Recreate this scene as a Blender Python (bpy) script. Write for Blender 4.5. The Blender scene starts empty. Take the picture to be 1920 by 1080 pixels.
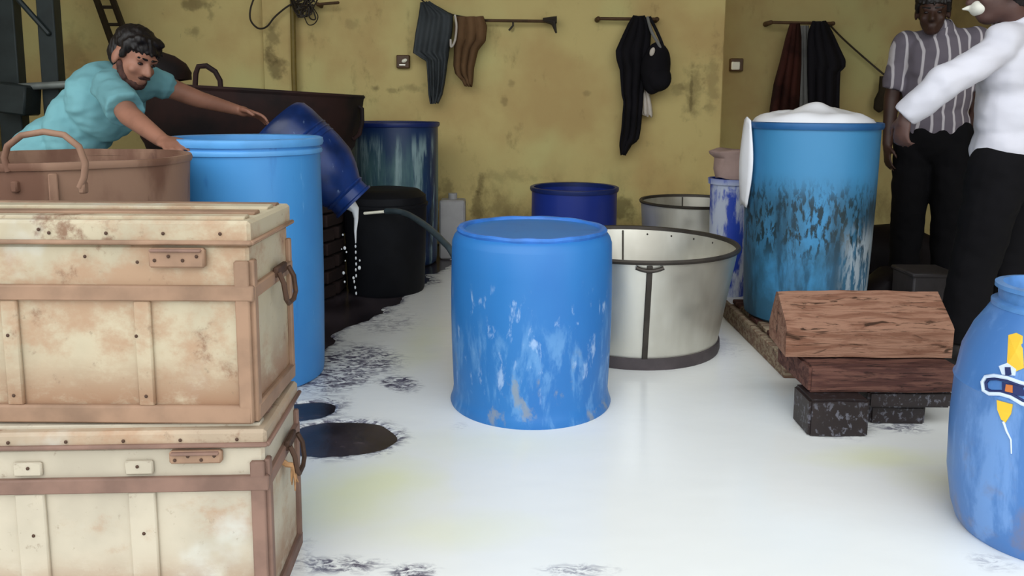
import bpy, bmesh, math, random
import numpy as np
from mathutils import Vector, Matrix, Euler, noise as mnoise
random.seed(7)
S = bpy.context.scene
COL = S.collection
R = math.radians
PI = math.pi

# ------------------------------------------------------------------ camera
F = 1470.0                      # focal length in pixels of a 1920 x 1080 frame
CAMH = 1.05
PITCH = 0.132
ROLL = 0.006
HY = 195.0                      # horizon row
PY = HY + F * math.tan(PITCH)   # principal row
cam_d = bpy.data.cameras.new('camera')
cam_d.sensor_width = 36.0
cam_d.lens = F / 1920 * 36.0
cam_d.shift_y = -(540 - PY) / 1920
cam_d.clip_start = 0.05
cam = bpy.data.objects.new('camera', cam_d)
COL.objects.link(cam)
CR = Matrix.Rotation(PI / 2 - PITCH, 3, 'X') @ Matrix.Rotation(ROLL, 3, 'Z')
cam.matrix_world = Matrix.Translation((0, 0, CAMH)) @ CR.to_4x4()
S.camera = cam
CP = Vector((0, 0, CAMH))

def ray(px, py):
    return CR @ Vector(((px - 960) / F, -(py - PY) / F, -1.0))
def P(px, py, Y):
    d = ray(px, py); return CP + d * (Y / d.y)
def G(px, py, z=0.0):
    d = ray(px, py); return CP + d * ((z - CAMH) / d.z)

# ------------------------------------------------------------------ daylight and exposure
world = bpy.data.worlds.new('overcast_sky'); S.world = world
world.use_nodes = True
wb = world.node_tree.nodes['Background']
wb.inputs[0].default_value = (0.90, 0.96, 1.0, 1)
wb.inputs[1].default_value = 1.0
sun_d = bpy.data.lights.new('hazy_sun', 'SUN'); sun_d.energy = 0.4; sun_d.angle = R(50); sun_d.color = (1, 0.97, 0.92)
sun = bpy.data.objects.new('hazy_sun', sun_d); COL.objects.link(sun)
sun.rotation_euler = (R(52), 0, R(-14))
S.view_settings.view_transform = 'Standard'
S.view_settings.look = 'None'
S.view_settings.gamma = 1
S.view_settings.use_curve_mapping = False
S.view_settings.exposure = 1.03

# ------------------------------------------------------------------ node helpers
def srgb(r, g, b):
    f = lambda c: (c / 255 / 12.92) if c / 255 <= 0.04045 else ((c / 255 + 0.055) / 1.055) ** 2.4
    return (f(r), f(g), f(b))
def c4(c): return (c[0], c[1], c[2], 1)

class M:
    def __init__(s, name, base=(.5, .5, .5), rough=.6, metal=0.0, spec=.5):
        s.m = bpy.data.materials.new(name); s.m.use_nodes = True
        s.nt = s.m.node_tree; s.b = s.nt.nodes['Principled BSDF']
        s.b.inputs['Roughness'].default_value = rough; s.b.inputs['Metallic'].default_value = metal
        s.b.inputs['Specular IOR Level'].default_value = spec
        s.b.inputs['Base Color'].default_value = c4(base)
        s.cur = None; s.base = base
        s.tc = s.n('ShaderNodeTexCoord')
    def n(s, t): return s.nt.nodes.new(t)
    def link(s, a, b): s.nt.links.new(a, b)
    def coords(s, scale=(1, 1, 1), loc=(0, 0, 0), rot=(0, 0, 0), src='Object'):
        mp = s.n('ShaderNodeMapping'); s.link(s.tc.outputs[src], mp.inputs[0])
        mp.inputs['Scale'].default_value = scale; mp.inputs['Location'].default_value = loc; mp.inputs['Rotation'].default_value = rot
        return mp.outputs[0]
    def noise(s, scale=5, detail=4, stretch=(1, 1, 1), loc=(0, 0, 0), rough=.55, dist=0.0, src='Object'):
        t = s.n('ShaderNodeTexNoise'); s.link(s.coords(stretch, loc, src=src), t.inputs['Vector'])
        t.inputs['Scale'].default_value = scale; t.inputs['Detail'].default_value = detail
        t.inputs['Roughness'].default_value = rough; t.inputs['Distortion'].default_value = dist
        return t.outputs['Fac']
    def rng(s, v, a, b, c=0.0, d=1.0, smooth=True):
        t = s.n('ShaderNodeMapRange'); t.interpolation_type = 'SMOOTHSTEP' if smooth else 'LINEAR'
        s.link(v, t.inputs['Value'])
        for k, x in zip(('From Min', 'From Max', 'To Min', 'To Max'), (a, b, c, d)): t.inputs[k].default_value = x
        return t.outputs['Result']
    def math(s, op, a, b):
        t = s.n('ShaderNodeMath'); t.operation = op
        for i, x in enumerate((a, b)):
            if isinstance(x, (int, float)): t.inputs[i].default_value = x
            else: s.link(x, t.inputs[i])
        return t.outputs[0]
    def sep(s, axis, src='Object'):
        t = s.n('ShaderNodeSeparateXYZ'); s.link(s.tc.outputs[src], t.inputs[0]); return t.outputs[axis]
    def attr(s, name):
        t = s.n('ShaderNodeAttribute'); t.attribute_name = name; return t.outputs['Fac']
    def layer(s, col, fac):
        t = s.n('ShaderNodeMix'); t.data_type = 'RGBA'
        if isinstance(fac, (int, float)): t.inputs[0].default_value = fac
        else: s.link(fac, t.inputs[0])
        if s.cur is None: t.inputs[6].default_value = c4(s.base)
        else: s.link(s.cur, t.inputs[6])
        t.inputs[7].default_value = c4(col)
        s.cur = t.outputs[2]; s.link(s.cur, s.b.inputs['Base Color']); return s
    def bump(s, h, strength=.3, dist=.01):
        t = s.n('ShaderNodeBump'); t.inputs['Strength'].default_value = strength; t.inputs['Distance'].default_value = dist
        s.link(h, t.inputs['Height']); s.link(t.outputs[0], s.b.inputs['Normal']); return s
    def rough(s, v): s.link(v, s.b.inputs['Roughness']); return s
    def stain(s, col, centre, rad, strength=.8, wob=.5):
        # a blotch with its own place and shape
        mp = s.n('ShaderNodeMapping'); s.link(s.tc.outputs['Object'], mp.inputs[0])
        mp.vector_type = 'POINT'
        sc = [1 / r for r in rad]; mp.inputs['Scale'].default_value = sc
        mp.inputs['Location'].default_value = [-c * k for c, k in zip(centre, sc)]
        l = s.n('ShaderNodeVectorMath'); l.operation = 'LENGTH'; s.link(mp.outputs[0], l.inputs[0])
        nz = s.noise(14, 4)
        d = s.math('ADD', l.outputs['Value'], s.rng(nz, .3, .7, -wob, wob, False))
        s.layer(col, s.rng(d, .25, 1.1, strength, 0)); return s

def simple(name, base, var=.25, scale=8, rough=.6, metal=0.0, bump=.15, stretch=(1, 1, 1), spec=.4):
    m = M(name, base, rough, metal, spec)
    dk = tuple(c * (1 - var) for c in base)
    nz = m.noise(scale, 5, stretch)
    m.layer(dk, m.rng(nz, .38, .66))
    if bump: m.bump(nz, bump, .008)
    return m.m

def drum_mat(name, base, dark, layers=(), rough=.42, spec=.4):
    m = M(name, base, rough, 0, spec)
    m.layer(dark, m.rng(m.noise(3.0, 4, (1, 1, .5)), .4, .75, 0, .55))
    z = m.sep('Z')
    for (col, z0, z1, z2, z3, scale, thr, soft, strg, stretch, off, *xr) in layers:
        nz = m.noise(scale, 6, stretch, (off, off * .7, off * .3), .62, .3)
        mask = m.rng(nz, thr, thr + soft)
        band = m.math('MULTIPLY', m.rng(z, z0, z1), m.rng(z, z2, z3, 1, 0))
        if xr: band = m.math('MULTIPLY', band, m.rng(m.sep('X'), xr[0][0], xr[0][1]))
        m.layer(col, m.math('MULTIPLY', m.math('MULTIPLY', mask, band), strg))
    m.bump(m.noise(9, 4), .08, .01)
    return m.m

# ------------------------------------------------------------------ materials
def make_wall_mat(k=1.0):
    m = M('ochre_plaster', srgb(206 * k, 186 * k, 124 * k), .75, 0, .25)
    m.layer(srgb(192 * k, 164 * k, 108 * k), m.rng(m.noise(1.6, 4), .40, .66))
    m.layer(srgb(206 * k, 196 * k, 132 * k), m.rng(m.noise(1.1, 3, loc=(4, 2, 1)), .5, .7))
    m.layer(srgb(120, 100, 58), m.rng(m.noise(7, 6, (1, 1, .6), (9, 1, 3), .65), .56, .80, 0, .55))
    m.layer(srgb(92, 76, 42), m.rng(m.noise(16, 5, (1, 1, .5), (2, 7, 3), .7), .66, .80, 0, .45))
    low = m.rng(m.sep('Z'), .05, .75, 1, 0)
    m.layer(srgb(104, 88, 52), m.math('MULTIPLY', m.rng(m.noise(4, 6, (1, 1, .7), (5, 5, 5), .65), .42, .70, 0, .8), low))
    m.bump(m.noise(22, 5), .25, .006)
    return m
MAT = {}
wm = make_wall_mat()
ST = srgb(78, 64, 34)
for (px, py, rx, rz, k) in ((372, 8, .15, .05, .75), (365, 60, .06, .05, .6), (395, 25, .03, .08, .5), (515, 70, .06, .12, .7), (522, 130, .07, .09, .8), (512, 105, .05, .06, .8),
                            (705, 165, .04, .03, .8), (735, 170, .05, .02, .5), (775, 165, .09, .04, .5), (660, 45, .06, .05, .35),
                            (1300, 165, .08, .22, .5), (1296, 170, .015, .16, .7), (1335, 150, .06, .30, .45), (1270, 170, .05, .05, .4), (960, 55, .02, .03, .7),
                            (1165, 395, .12, .12, .8), (895, 385, .06, .12, .8), (900, 345, .03, .08, .7), (1100, 175, .03, .03, .4), (960, 330, .25, .05, .35),
                            (945, 190, .03, .04, .5), (960, 155, .03, .03, .4), (835, 395, .10, .25, .6), (140, 100, .12, .2, .3)):
    c = P(px, py, 5.8)
    wm.stain(ST, (c.x, 5.8, c.z), (rx * 1.1, .5, rz * 1.1), k * .72, .5)
MAT['wall'] = wm.m
MAT['wall_shaded'] = make_wall_mat(.86).m  # same plaster darkened, so the recess's shade sits in its colour
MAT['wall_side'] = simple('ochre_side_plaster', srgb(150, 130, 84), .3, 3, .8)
MAT['ceiling'] = simple('sooty_sheet_roof', srgb(120, 112, 96), .3, 4, .7)

m = M('wet_concrete', srgb(66, 58, 62), .22, 0, .5)
m.layer(srgb(34, 29, 33), m.rng(m.noise(2.2, 5), .38, .62))
m.layer(srgb(96, 84, 88), m.rng(m.noise(9, 6, (1, 2, 1), (3, 3, 3), .65), .55, .75, 0, .6))
m.bump(m.noise(16, 6), .15, .01)
MAT['floor'] = m.m

MAT['yard'] = simple('pale_yard_concrete', srgb(176, 170, 160), .2, 3, .8)
m = M('milk', srgb(240, 241, 238), .18, 0, .45)
m.layer(srgb(238, 240, 206), m.attr('tint'))
fine = m.noise(26, 7, (.8, 1.6, 1), (0, 0, 0), .68, 1.2)
fine2 = m.noise(70, 4, (1, 1.5, 1), (3, 0, 0), .6, .8)
rag = m.attr('rag')
th = m.math('SUBTRACT', 1.0, m.math('MULTIPLY', rag, m.rng(fine, .30, .64)))
film = m.rng(th, .05, .85, 1, 0)
m.layer(srgb(108, 106, 128), m.math('MULTIPLY', film, .92))
m.layer(srgb(64, 56, 74), m.math('MULTIPLY', m.math('MULTIPLY', m.rng(rag, .55, 1.0), m.rng(fine, .46, .62)), .85))
m.bump(m.noise(5, 3, (1, 1.6, 1)), .05, .02)
MAT['milk'] = m.m
MAT['milk_plain'] = simple('milk_stream', srgb(238, 240, 242), .05, 10, .2, 0, 0)

STR = (1, 1, .16)
MAT['drum_left'] = drum_mat('sky_blue_plastic', srgb(70, 144, 206), srgb(52, 120, 188), (
    (srgb(30, 84, 160), -.1, .0, .9, 1.0, 8, .58, .1, .5, STR, 1), (srgb(140, 190, 235), -.1, .1, .8, .9, 22, .66, .06, .5, STR, 5)), .4)
MAT['drum_front'] = drum_mat('scuffed_blue_plastic', srgb(46, 118, 186), srgb(36, 98, 172), (
    (srgb(120, 170, 216), -.2, .0, .26, .42, 13, .50, .14, .5, (1, 1, .3), 2),
    (srgb(190, 212, 238), .02, .16, .40, .50, 24, .58, .12, .5, (1, 1, .4), 4),
    (srgb(150, 150, 140), -.2, .0, .16, .30, 11, .56, .1, .6, (1, 1, .5), 7),
    (srgb(24, 66, 140), -.2, .0, .6, .7, 5, .60, .1, .5, STR, 9)), .42)
MAT['drum_right'] = drum_mat('weathered_blue_plastic', srgb(64, 134, 180), srgb(46, 110, 160), (
    (srgb(46, 84, 104), -.2, .05, .50, .70, 5, .36, .2, .8, (1, 1, .4), 1),
    (srgb(28, 44, 48), .22, .40, .52, .68, 44, .47, .10, .95, (1, 1, .35), 3),
    (srgb(30, 60, 78), -.2, .0, .5, .6, 9, .48, .12, .7, (1, 1, .2), 12),
    (srgb(164, 176, 184), -.2, .0, .34, .50, 34, .42, .12, .85, (1, 1, .25), 6, (.02, .12))), .45)
MAT['drum_back'] = drum_mat('dark_blue_plastic_milk_runs', srgb(26, 50, 92), srgb(18, 34, 60), (
    (srgb(84, 118, 120), -.2, .02, .62, .9, 6, .38, .2, .9, (1, 1, .12), 2),
    (srgb(150, 176, 178), -.2, .02, .76, .88, 16, .50, .12, .75, (1, 1, .1), 5),
    (srgb(14, 20, 28), -.2, .02, .40, .5, 20, .52, .1, .8, (1, 1, .2), 8)), .4)
MAT['drum_navy'] = drum_mat('navy_plastic', srgb(30, 52, 140), srgb(22, 38, 108), (), .4)
MAT['rim_navy'] = simple('navy_rim_plastic', srgb(26, 44, 104), .2, 6, .4)
MAT['rim_blue'] = simple('sky_blue_rim_plastic', srgb(96, 166, 228), .15, 6, .35)
MAT['rim_front'] = simple('blue_chime_plastic', srgb(58, 122, 206), .25, 12, .4)
MAT['rim_right'] = simple('deep_blue_rim_plastic', srgb(40, 96, 150), .2, 6, .4)
MAT['bucket_blue'] = drum_mat('milk_splashed_blue_plastic', srgb(48, 78, 190), srgb(36, 60, 160), (
    (srgb(206, 214, 228), -.2, .0, .6, .7, 9, .44, .1, .9, (1, 1, .3), 2),), .4)
MAT['carboy'] = drum_mat('faded_blue_plastic', srgb(74, 120, 180), srgb(58, 102, 164), (
    (srgb(120, 160, 214), -.2, .0, .5, .6, 10, .5, .12, .6, (1, 1, .25), 2),
    (srgb(118, 110, 118), -.2, .0, .16, .3, 8, .5, .15, .6, (1, 1, .7), 5)), .35)
MAT['carboy_neck'] = simple('pale_blue_plastic', srgb(88, 138, 196), .25, 14, .35)
m = M('translucent_dark_blue_plastic', srgb(26, 54, 116), .3, 0, .4)
m.layer(srgb(14, 32, 72), m.rng(m.noise(4, 4), .4, .65))
m.layer(srgb(150, 172, 204), m.rng(m.noise(26, 5, (1.4, 1.4, .5), rough=.6), .64, .74, 0, .5))
MAT['jug'] = m.m
MAT['black_plastic'] = simple('black_plastic', srgb(15, 16, 21), .3, 10, .6, spec=.2)
MAT['hose'] = simple('grey_green_rubber', srgb(62, 74, 80), .2, 20, .4)

def tin_mat(name, base, rust, amt, off):
    m = M(name, base, .6, 0, .35)
    m.layer(tuple(c * .82 for c in base), m.rng(m.noise(4, 4, loc=(off, 0, 0)), .4, .65))
    a = m.noise(3.4, 7, (1, 1, 1.2), (off, 2, 1), .68)
    m.layer(srgb(164, 130, 102), m.rng(a, amt - .04, amt + .12, 0, .85))
    m.layer(rust, m.rng(m.noise(7, 7, (1, 1, .9), (off + 3, 5, 2), .7), amt + .06, amt + .17, 0, .85))
    m.layer(srgb(198, 200, 192), m.rng(m.noise(3, 5, loc=(off, 9, 4)), .58, .70, 0, .7))
    z = m.sep('Z')
    low = m.rng(z, .03, .17, 1, 0)
    m.layer(srgb(146, 112, 86), m.math('MULTIPLY', m.rng(m.noise(6, 6, (1, 1, 1.6), (off, 3, 8), .7), .30, .55), low))
    m.layer(srgb(120, 100, 80), m.rng(m.noise(40, 5, (1, 1, 1), (off, 1, 6), .7), .60, .72, 0, .5))
    m.bump(m.noise(20, 5, loc=(off, 0, 0)), .18, .006)
    return m.m
CREAM = srgb(184, 171, 145); RUST = srgb(118, 82, 60)
MAT['tin_up'] = tin_mat('rusty_cream_tin', CREAM, RUST, .52, 0)
MAT['tin_low'] = tin_mat('pale_cream_tin', srgb(188, 177, 157), RUST, .60, 11)
MAT['tin_lid'] = tin_mat('grimy_cream_tin', srgb(178, 158, 134), RUST, .50, 5)
MAT['strap'] = simple('brown_painted_strap', srgb(154, 122, 98), .34, 7, .65, 0, .2)
MAT['strap_dark'] = simple('dark_brown_strap', srgb(132, 102, 88), .34, 7, .65, 0, .2)
MAT['iron'] = simple('rusty_iron', srgb(84, 60, 46), .4, 18, .7, .2, .3)
m = M('rusty_vat_iron', srgb(142, 110, 90), .7, 0, .3)
m.layer(srgb(108, 76, 60), m.rng(m.noise(5, 6, (1, 1, .4)), .42, .6))
m.layer(srgb(78, 50, 42), m.rng(m.noise(9, 6, (1, 1, .3), (4, 4, 4), .65), .56, .68))
m.bump(m.noise(14, 5), .25, .008)
MAT['rust_vat'] = m.m
m = M('soot_brown_iron', srgb(46, 27, 24), .75, 0, .25)
m.layer(srgb(24, 18, 18), m.rng(m.noise(2.5, 5), .40, .6))
m.bump(m.noise(12, 5), .2, .01)
MAT['soot'] = m.m
m = M('steel_sheet', srgb(226, 224, 214), .4, .85)
m.layer(srgb(198, 194, 182), m.rng(m.noise(3, 4, (1, 1, .4)), .4, .65))
m.rough(m.rng(m.noise(6, 5), .3, .7, .36, .55))
MAT['steel'] = m.m
MAT['steel_dark'] = simple('tarnished_steel', srgb(72, 66, 60), .3, 8, .5, .5, .1)
MAT['sill'] = simple('bottom_band_grey', srgb(86, 78, 80), .3, 8, .6, .2)

def wood_mat(name, a, b, dark, off):
    m = M(name, a, .8, 0, .2)
    m.layer(b, m.rng(m.noise(5, 5, (1.0, 7, 9), (off, 0, 0), .6, .6), .42, .6))
    m.layer(dark, m.rng(m.noise(9, 7, (.9, 10, 12), (off + 3, 0, 0), .7, 1.0), .54, .66, 0, .9))
    m.layer(dark, m.rng(m.noise(4, 4, (1.2, 4, 4), (off + 8, 2, 0), .6, 1.5), .62, .70, 0, .9))
    m.bump(m.noise(8, 6, (.9, 12, 14), (off, 0, 0), .65), .5, .012)
    return m.m
MAT['wood1'] = wood_mat('weathered_red_wood', srgb(150, 112, 92), srgb(124, 86, 68), srgb(52, 34, 22), 0)
MAT['wood2'] = wood_mat('damp_brown_wood', srgb(108, 74, 64), srgb(78, 50, 45), srgb(36, 24, 22), 5)
MAT['wood3'] = wood_mat('grey_pallet_wood', srgb(150, 134, 112), srgb(118, 92, 76), srgb(56, 42, 36), 9)
MAT['black_wood'] = drum_mat('milk_splashed_black_timber', srgb(44, 34, 33), srgb(22, 18, 20), (
    (srgb(110, 110, 120), -1, -.5, .02, .09, 60, .54, .10, .7, (1, 1, .8), 4),), .5)
MAT['pipe'] = simple('ochre_painted_conduit', srgb(126, 106, 48), .25, 8, .6)
MAT['pilaster'] = MAT['wall']
MAT['cable'] = simple('dark_cable', srgb(44, 34, 22), .2, 20, .6)
MAT['rod'] = simple('dark_wooden_rod', srgb(84, 58, 32), .3, 14, .7)
MAT['frame'] = simple('dark_green_steel', srgb(40, 48, 48), .3, 8, .5, .1)
MAT['frame_grey'] = simple('galvanised_pipe', srgb(136, 142, 138), .25, 9, .45, .4)
MAT['switch_box'] = simple('brown_switch_box', srgb(92, 64, 36), .2, 9, .5)
MAT['switch_white'] = simple('white_switch_plate', srgb(250, 246, 226), .05, 9, .35)
MAT['switch_metal'] = simple('bright_steel_knob', srgb(220, 214, 200), .2, 9, .3, .8)

def fabric(name, col, var=.3, rough=.9, scale=30):
    m = M(name, col, rough, 0, .15)
    m.layer(tuple(c * (1 - var) for c in col), m.rng(m.noise(4, 4), .4, .65))
    m.bump(m.noise(scale * 6, 2), .1, .002)
    return m.m
MAT['cloth_slate'] = fabric('slate_cloth', srgb(70, 74, 76))
MAT['cloth_brown'] = fabric('brown_cloth', srgb(112, 84, 58))
MAT['cloth_black'] = fabric('black_cloth', srgb(26, 24, 28))
MAT['cloth_white'] = fabric('off_white_cloth', srgb(206, 196, 184), .2)
MAT['cloth_maroon'] = fabric('maroon_brown_cloth', srgb(62, 32, 25), .6)
MAT['cloth_grey'] = fabric('grey_cloth', srgb(124, 122, 118))
MAT['cloth_olive'] = fabric('dark_olive_cloth', srgb(50, 42, 30))
MAT['tarp'] = fabric('black_tarpaulin', srgb(22, 17, 20), .3, .6)
MAT['crate'] = simple('charcoal_crate_plastic', srgb(58, 54, 56), .3, 9, .55)
MAT['sack'] = fabric('dusty_pink_sack', srgb(176, 150, 142), .25)
MAT['can_white'] = simple('dull_white_plastic', srgb(160, 158, 158), .15, 6, .5)
MAT['sheet'] = simple('white_plastic_sheet', srgb(236, 236, 240), .06, 5, .35, 0, .1)
MAT['tee'] = fabric('teal_tee_cotton', srgb(114, 164, 170), .25)
MAT['tee_dark'] = fabric('grey_green_trousers', srgb(104, 116, 112), .2)
MAT['white_shirt'] = fabric('white_shirt_cotton', srgb(208, 207, 216), .08)
m = M('grey_shirt_with_white_stripes', srgb(104, 97, 106), .9, 0, .15)
wv = m.n('ShaderNodeTexWave'); wv.wave_type = 'BANDS'; wv.bands_direction = 'X'
m.link(m.coords((1, 1, 1)), wv.inputs['Vector']); wv.inputs['Scale'].default_value = 6.5; wv.inputs['Distortion'].default_value = .8; wv.inputs['Detail'].default_value = 1
m.layer(srgb(190, 184, 188), m.rng(wv.outputs['Fac'], .82, .96))
MAT['stripe'] = m.m
MAT['black_trousers'] = fabric('black_trousers_cloth', srgb(14, 13, 16), .2)  # black cloth, darkened further to paint in the dim right side
def skin_mat(name, c):
    m = M(name, c, .5, 0, .35)
    m.layer(tuple(x * .78 for x in c), m.rng(m.noise(9, 4), .42, .66))
    return m.m
MAT['skin_a'] = skin_mat('brown_skin', srgb(150, 104, 84))
MAT['skin_b'] = skin_mat('backlit_brown_skin', srgb(64, 42, 34))  # brown skin darkened to paint in the backlit look
MAT['skin_c'] = skin_mat('dark_brown_skin', srgb(84, 60, 54))
MAT['hair'] = simple('black_hair', srgb(22, 15, 13), .4, 60, .5, 0, .4, (1, 1, .3))
MAT['beard'] = simple('dark_stubble', srgb(72, 44, 36), .4, 60, .8)
MAT['eye'] = simple('dark_eye', srgb(36, 24, 22), .2, 10, .25)
MAT['shoe'] = simple('black_sandal_rubber', srgb(30, 26, 26), .2, 10, .6)
MAT['yellow'] = simple('yellow_print', srgb(238, 190, 52), .15, 12, .5)
MAT['print_dark'] = simple('dark_blue_print', srgb(28, 40, 92), .15, 12, .5)
MAT['print_pale'] = simple('pale_print', srgb(206, 220, 240), .1, 12, .5)
MAT['print_orange'] = simple('orange_print', srgb(196, 112, 52), .15, 12, .5)
MAT['mask'] = fabric('white_mask_cloth', srgb(228, 226, 214), .05)
MAT['brick'] = simple('sooty_brick', srgb(52, 36, 32), .4, 8, .85, 0, .3)
MAT['rope'] = simple('frayed_jute', srgb(182, 138, 96), .35, 40, .9)

# ------------------------------------------------------------------ mesh helpers
class B:
    def __init__(s): s.bm = bmesh.new()
    def box(s, c, size, rot=None, bev=0.0, seg=1):
        b = bmesh.new(); bmesh.ops.create_cube(b, size=1)
        bmesh.ops.scale(b, vec=size, verts=b.verts)
        if bev: bmesh.ops.bevel(b, geom=b.edges[:], offset=bev, segments=seg, affect='EDGES', profile=.7)
        mt = Matrix.Translation(c)
        if rot is not None: mt = mt @ rot.to_4x4()
        s._merge(b, mt); return s
    def _merge(s, b, mt=None):
        if mt is not None: bmesh.ops.transform(b, matrix=mt, verts=b.verts)
        me = bpy.data.meshes.new('tmp'); b.to_mesh(me); b.free(); s.bm.from_mesh(me); bpy.data.meshes.remove(me)
    def lathe(s, prof, seg=56, mt=None, closed=False):
        b = bmesh.new(); rings = []
        for r, z in prof:
            if r < 1e-5: rings.append([b.verts.new((0, 0, z))])
            else: rings.append([b.verts.new((r * math.cos(2 * PI * i / seg), r * math.sin(2 * PI * i / seg), z)) for i in range(seg)])
        prs = list(zip(rings[:-1], rings[1:]))
        if closed: prs.append((rings[-1], rings[0]))
        for a, c in prs:
            for i in range(seg):
                j = (i + 1) % seg
                if len(a) == 1 and len(c) == 1: continue
                if len(a) == 1: b.faces.new((a[0], c[j], c[i]))
                elif len(c) == 1: b.faces.new((a[i], a[j], c[0]))
                else: b.faces.new((a[i], a[j], c[j], c[i]))
        s._merge(b, mt); return s
    def tube(s, pts, r, seg=10, closed=False):
        pts = [Vector(p) for p in pts]; n = len(pts)
        rad = r if isinstance(r, (list, tuple)) else [r] * n
        b = bmesh.new(); rings = []; prev = None
        for i, p in enumerate(pts):
            if closed: t = (pts[(i + 1) % n] - pts[i - 1])
            else: t = (pts[min(i + 1, n - 1)] - pts[max(i - 1, 0)])
            t.normalize()
            if prev is None:
                u = t.cross(Vector((0, 0, 1)))
                if u.length < .05: u = t.cross(Vector((1, 0, 0)))
            else: u = prev - t * prev.dot(t)
            u.normalize(); prev = u; v = t.cross(u)
            rings.append([b.verts.new(p + (u * math.cos(2 * PI * k / seg) + v * math.sin(2 * PI * k / seg)) * rad[i]) for k in range(seg)])
        prs = list(zip(rings[:-1], rings[1:]))
        if closed: prs.append((rings[-1], rings[0]))
        for a, c in prs:
            for k in range(seg):
                b.faces.new((a[k], a[(k + 1) % seg], c[(k + 1) % seg], c[k]))
        if not closed:
            b.faces.new(rings[0][::-1]); b.faces.new(rings[-1])
        s._merge(b); return s
    def ell(s, c, r, rot=None, seg=20):
        b = bmesh.new(); bmesh.ops.create_uvsphere(b, u_segments=seg, v_segments=max(6, seg // 2), radius=1)
        bmesh.ops.scale(b, vec=r, verts=b.verts)
        mt = Matrix.Translation(c)
        if rot is not None: mt = mt @ rot.to_4x4()
        s._merge(b, mt); return s
    def cap(s, p0, r0, p1, r1, seg=16, flat=False):
        p0, p1 = Vector(p0), Vector(p1); d = p1 - p0
        L = d.length
        q = Vector((0, 0, 1)).rotation_difference(d.normalized()).to_matrix().to_4x4() if L > 1e-6 else Matrix.Identity(4)
        prof = []
        if not flat:
            for k in range(0, 5): a = PI / 2 * (k / 5); prof.append((r0 * math.sin(a), -r0 * math.cos(a)))
        else: prof.append((0, 0))
        prof += [(r0, 0), (r1, L)]
        if not flat:
            for k in range(1, 6): a = PI / 2 * (k / 5); prof.append((r1 * math.cos(a) if k < 5 else 0, L + r1 * math.sin(a)))
        else: prof.append((0, L))
        s.lathe(prof, seg, Matrix.Translation(p0) @ q); return s
    def poly(s, verts, faces):
        b = bmesh.new(); v = [b.verts.new(p) for p in verts]
        for f in faces: b.faces.new([v[i] for i in f])
        s._merge(b); return s
    def jitter(s, amp, scale=3.0, seed=0):
        for v in s.bm.verts:
            n = mnoise.noise_vector(v.co * scale + Vector((seed, seed * 2, 0))); v.co += n * amp
        return s
    def mesh(s, name, smooth=True, angle=40):
        bmesh.ops.recalc_face_normals(s.bm, faces=s.bm.faces)
        me = bpy.data.meshes.new(name); s.bm.to_mesh(me); s.bm.free()
        if smooth:
            me.polygons.foreach_set('use_smooth', [True] * len(me.polygons))
            try: me.set_sharp_from_angle(angle=R(angle))
            except Exception: pass
        return me
    def obj(s, name, mat, parent=None, smooth=True, angle=40):
        return link(s.mesh(name, smooth, angle), name, mat, parent)

def link(me, name, mat, parent=None):
    if mat is not None and not me.materials: me.materials.append(MAT[mat] if isinstance(mat, str) else mat)
    o = bpy.data.objects.new(name, me); COL.objects.link(o)
    if parent is not None: o.parent = parent
    return o
def tag(o, label, cat, group=None, kind=None):
    if label: o['label'] = label
    if cat: o['category'] = cat
    if group: o['group'] = group
    if kind: o['kind'] = kind
    return o
def thing(name, label, cat, loc=(0, 0, 0), rz=0.0, group=None):
    o = bpy.data.objects.new(name, None); COL.objects.link(o); o.empty_display_size = .1
    o.location = loc; o.rotation_euler = (0, 0, rz)
    return tag(o, label, cat, group)
def struct(o, label=None, cat=None):
    o['kind'] = 'structure'
    if label: o['label'] = label
    if cat: o['category'] = cat
    return o
def interp(rows, t):
    for a, b in zip(rows[:-1], rows[1:]):
        if t <= b[0]:
            k = (t - a[0]) / max(1e-6, b[0] - a[0]); return [x + (y - x) * k for x, y in zip(a, b)]
    return list(rows[-1])

# ------------------------------------------------------------------ the shed
WY = 5.8                                     # back wall
XC = P(1354, 200, WY).x                      # corner where the wall steps back
HC = 3.5
struct(B().box((-1.0, 2.0, -.05), (16, 16, .1)).obj('floor', 'floor', smooth=False), 'dark wet concrete floor', 'floor')
struct(B().box((-1.0, -3.3, .001), (16, 6.6, .008)).obj('floor_yard', 'yard', smooth=False), 'pale dry concrete yard in front of the shed', 'floor')  # unseen slab, added pale to bounce light into the shed
struct(B().box(((-3.8 + XC) / 2, WY + .15, HC / 2), (XC + 3.8, .3, HC), None, .008).obj('wall_back', 'wall', smooth=False), 'stained ochre plaster wall with clothes hanging on it', 'wall')
struct(B().box(((XC - .2 + 3.6) / 2, WY + .65, HC / 2), (3.8 - XC, .3, HC)).obj('wall_right_recess', 'wall_shaded', smooth=False), 'shadowed ochre plaster wall stepping back beyond the corner', 'wall')
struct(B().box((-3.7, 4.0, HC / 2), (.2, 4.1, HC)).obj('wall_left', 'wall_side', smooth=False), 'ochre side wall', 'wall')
struct(B().box((3.5, 3.65, HC / 2), (.2, 5.9, HC)).obj('wall_right', 'wall_side', smooth=False), 'ochre side wall', 'wall')  # unseen wall, stretched forward to shade the right side
struct(B().box((-.1, 3.95, HC + .05), (7.6, 4.7, .1)).obj('ceiling', 'ceiling', smooth=False), 'sheet roof over the shed', 'ceiling')
a, b_ = P(497, 100, WY).x, P(552, 100, WY).x
struct(B().box(((a + b_) / 2, WY - .02, HC / 2), (b_ - a, .06, HC), None, .006).obj('trim_1', 'pilaster', smooth=False), 'shallow ochre plaster pilaster with black stains', 'pilaster')

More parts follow.
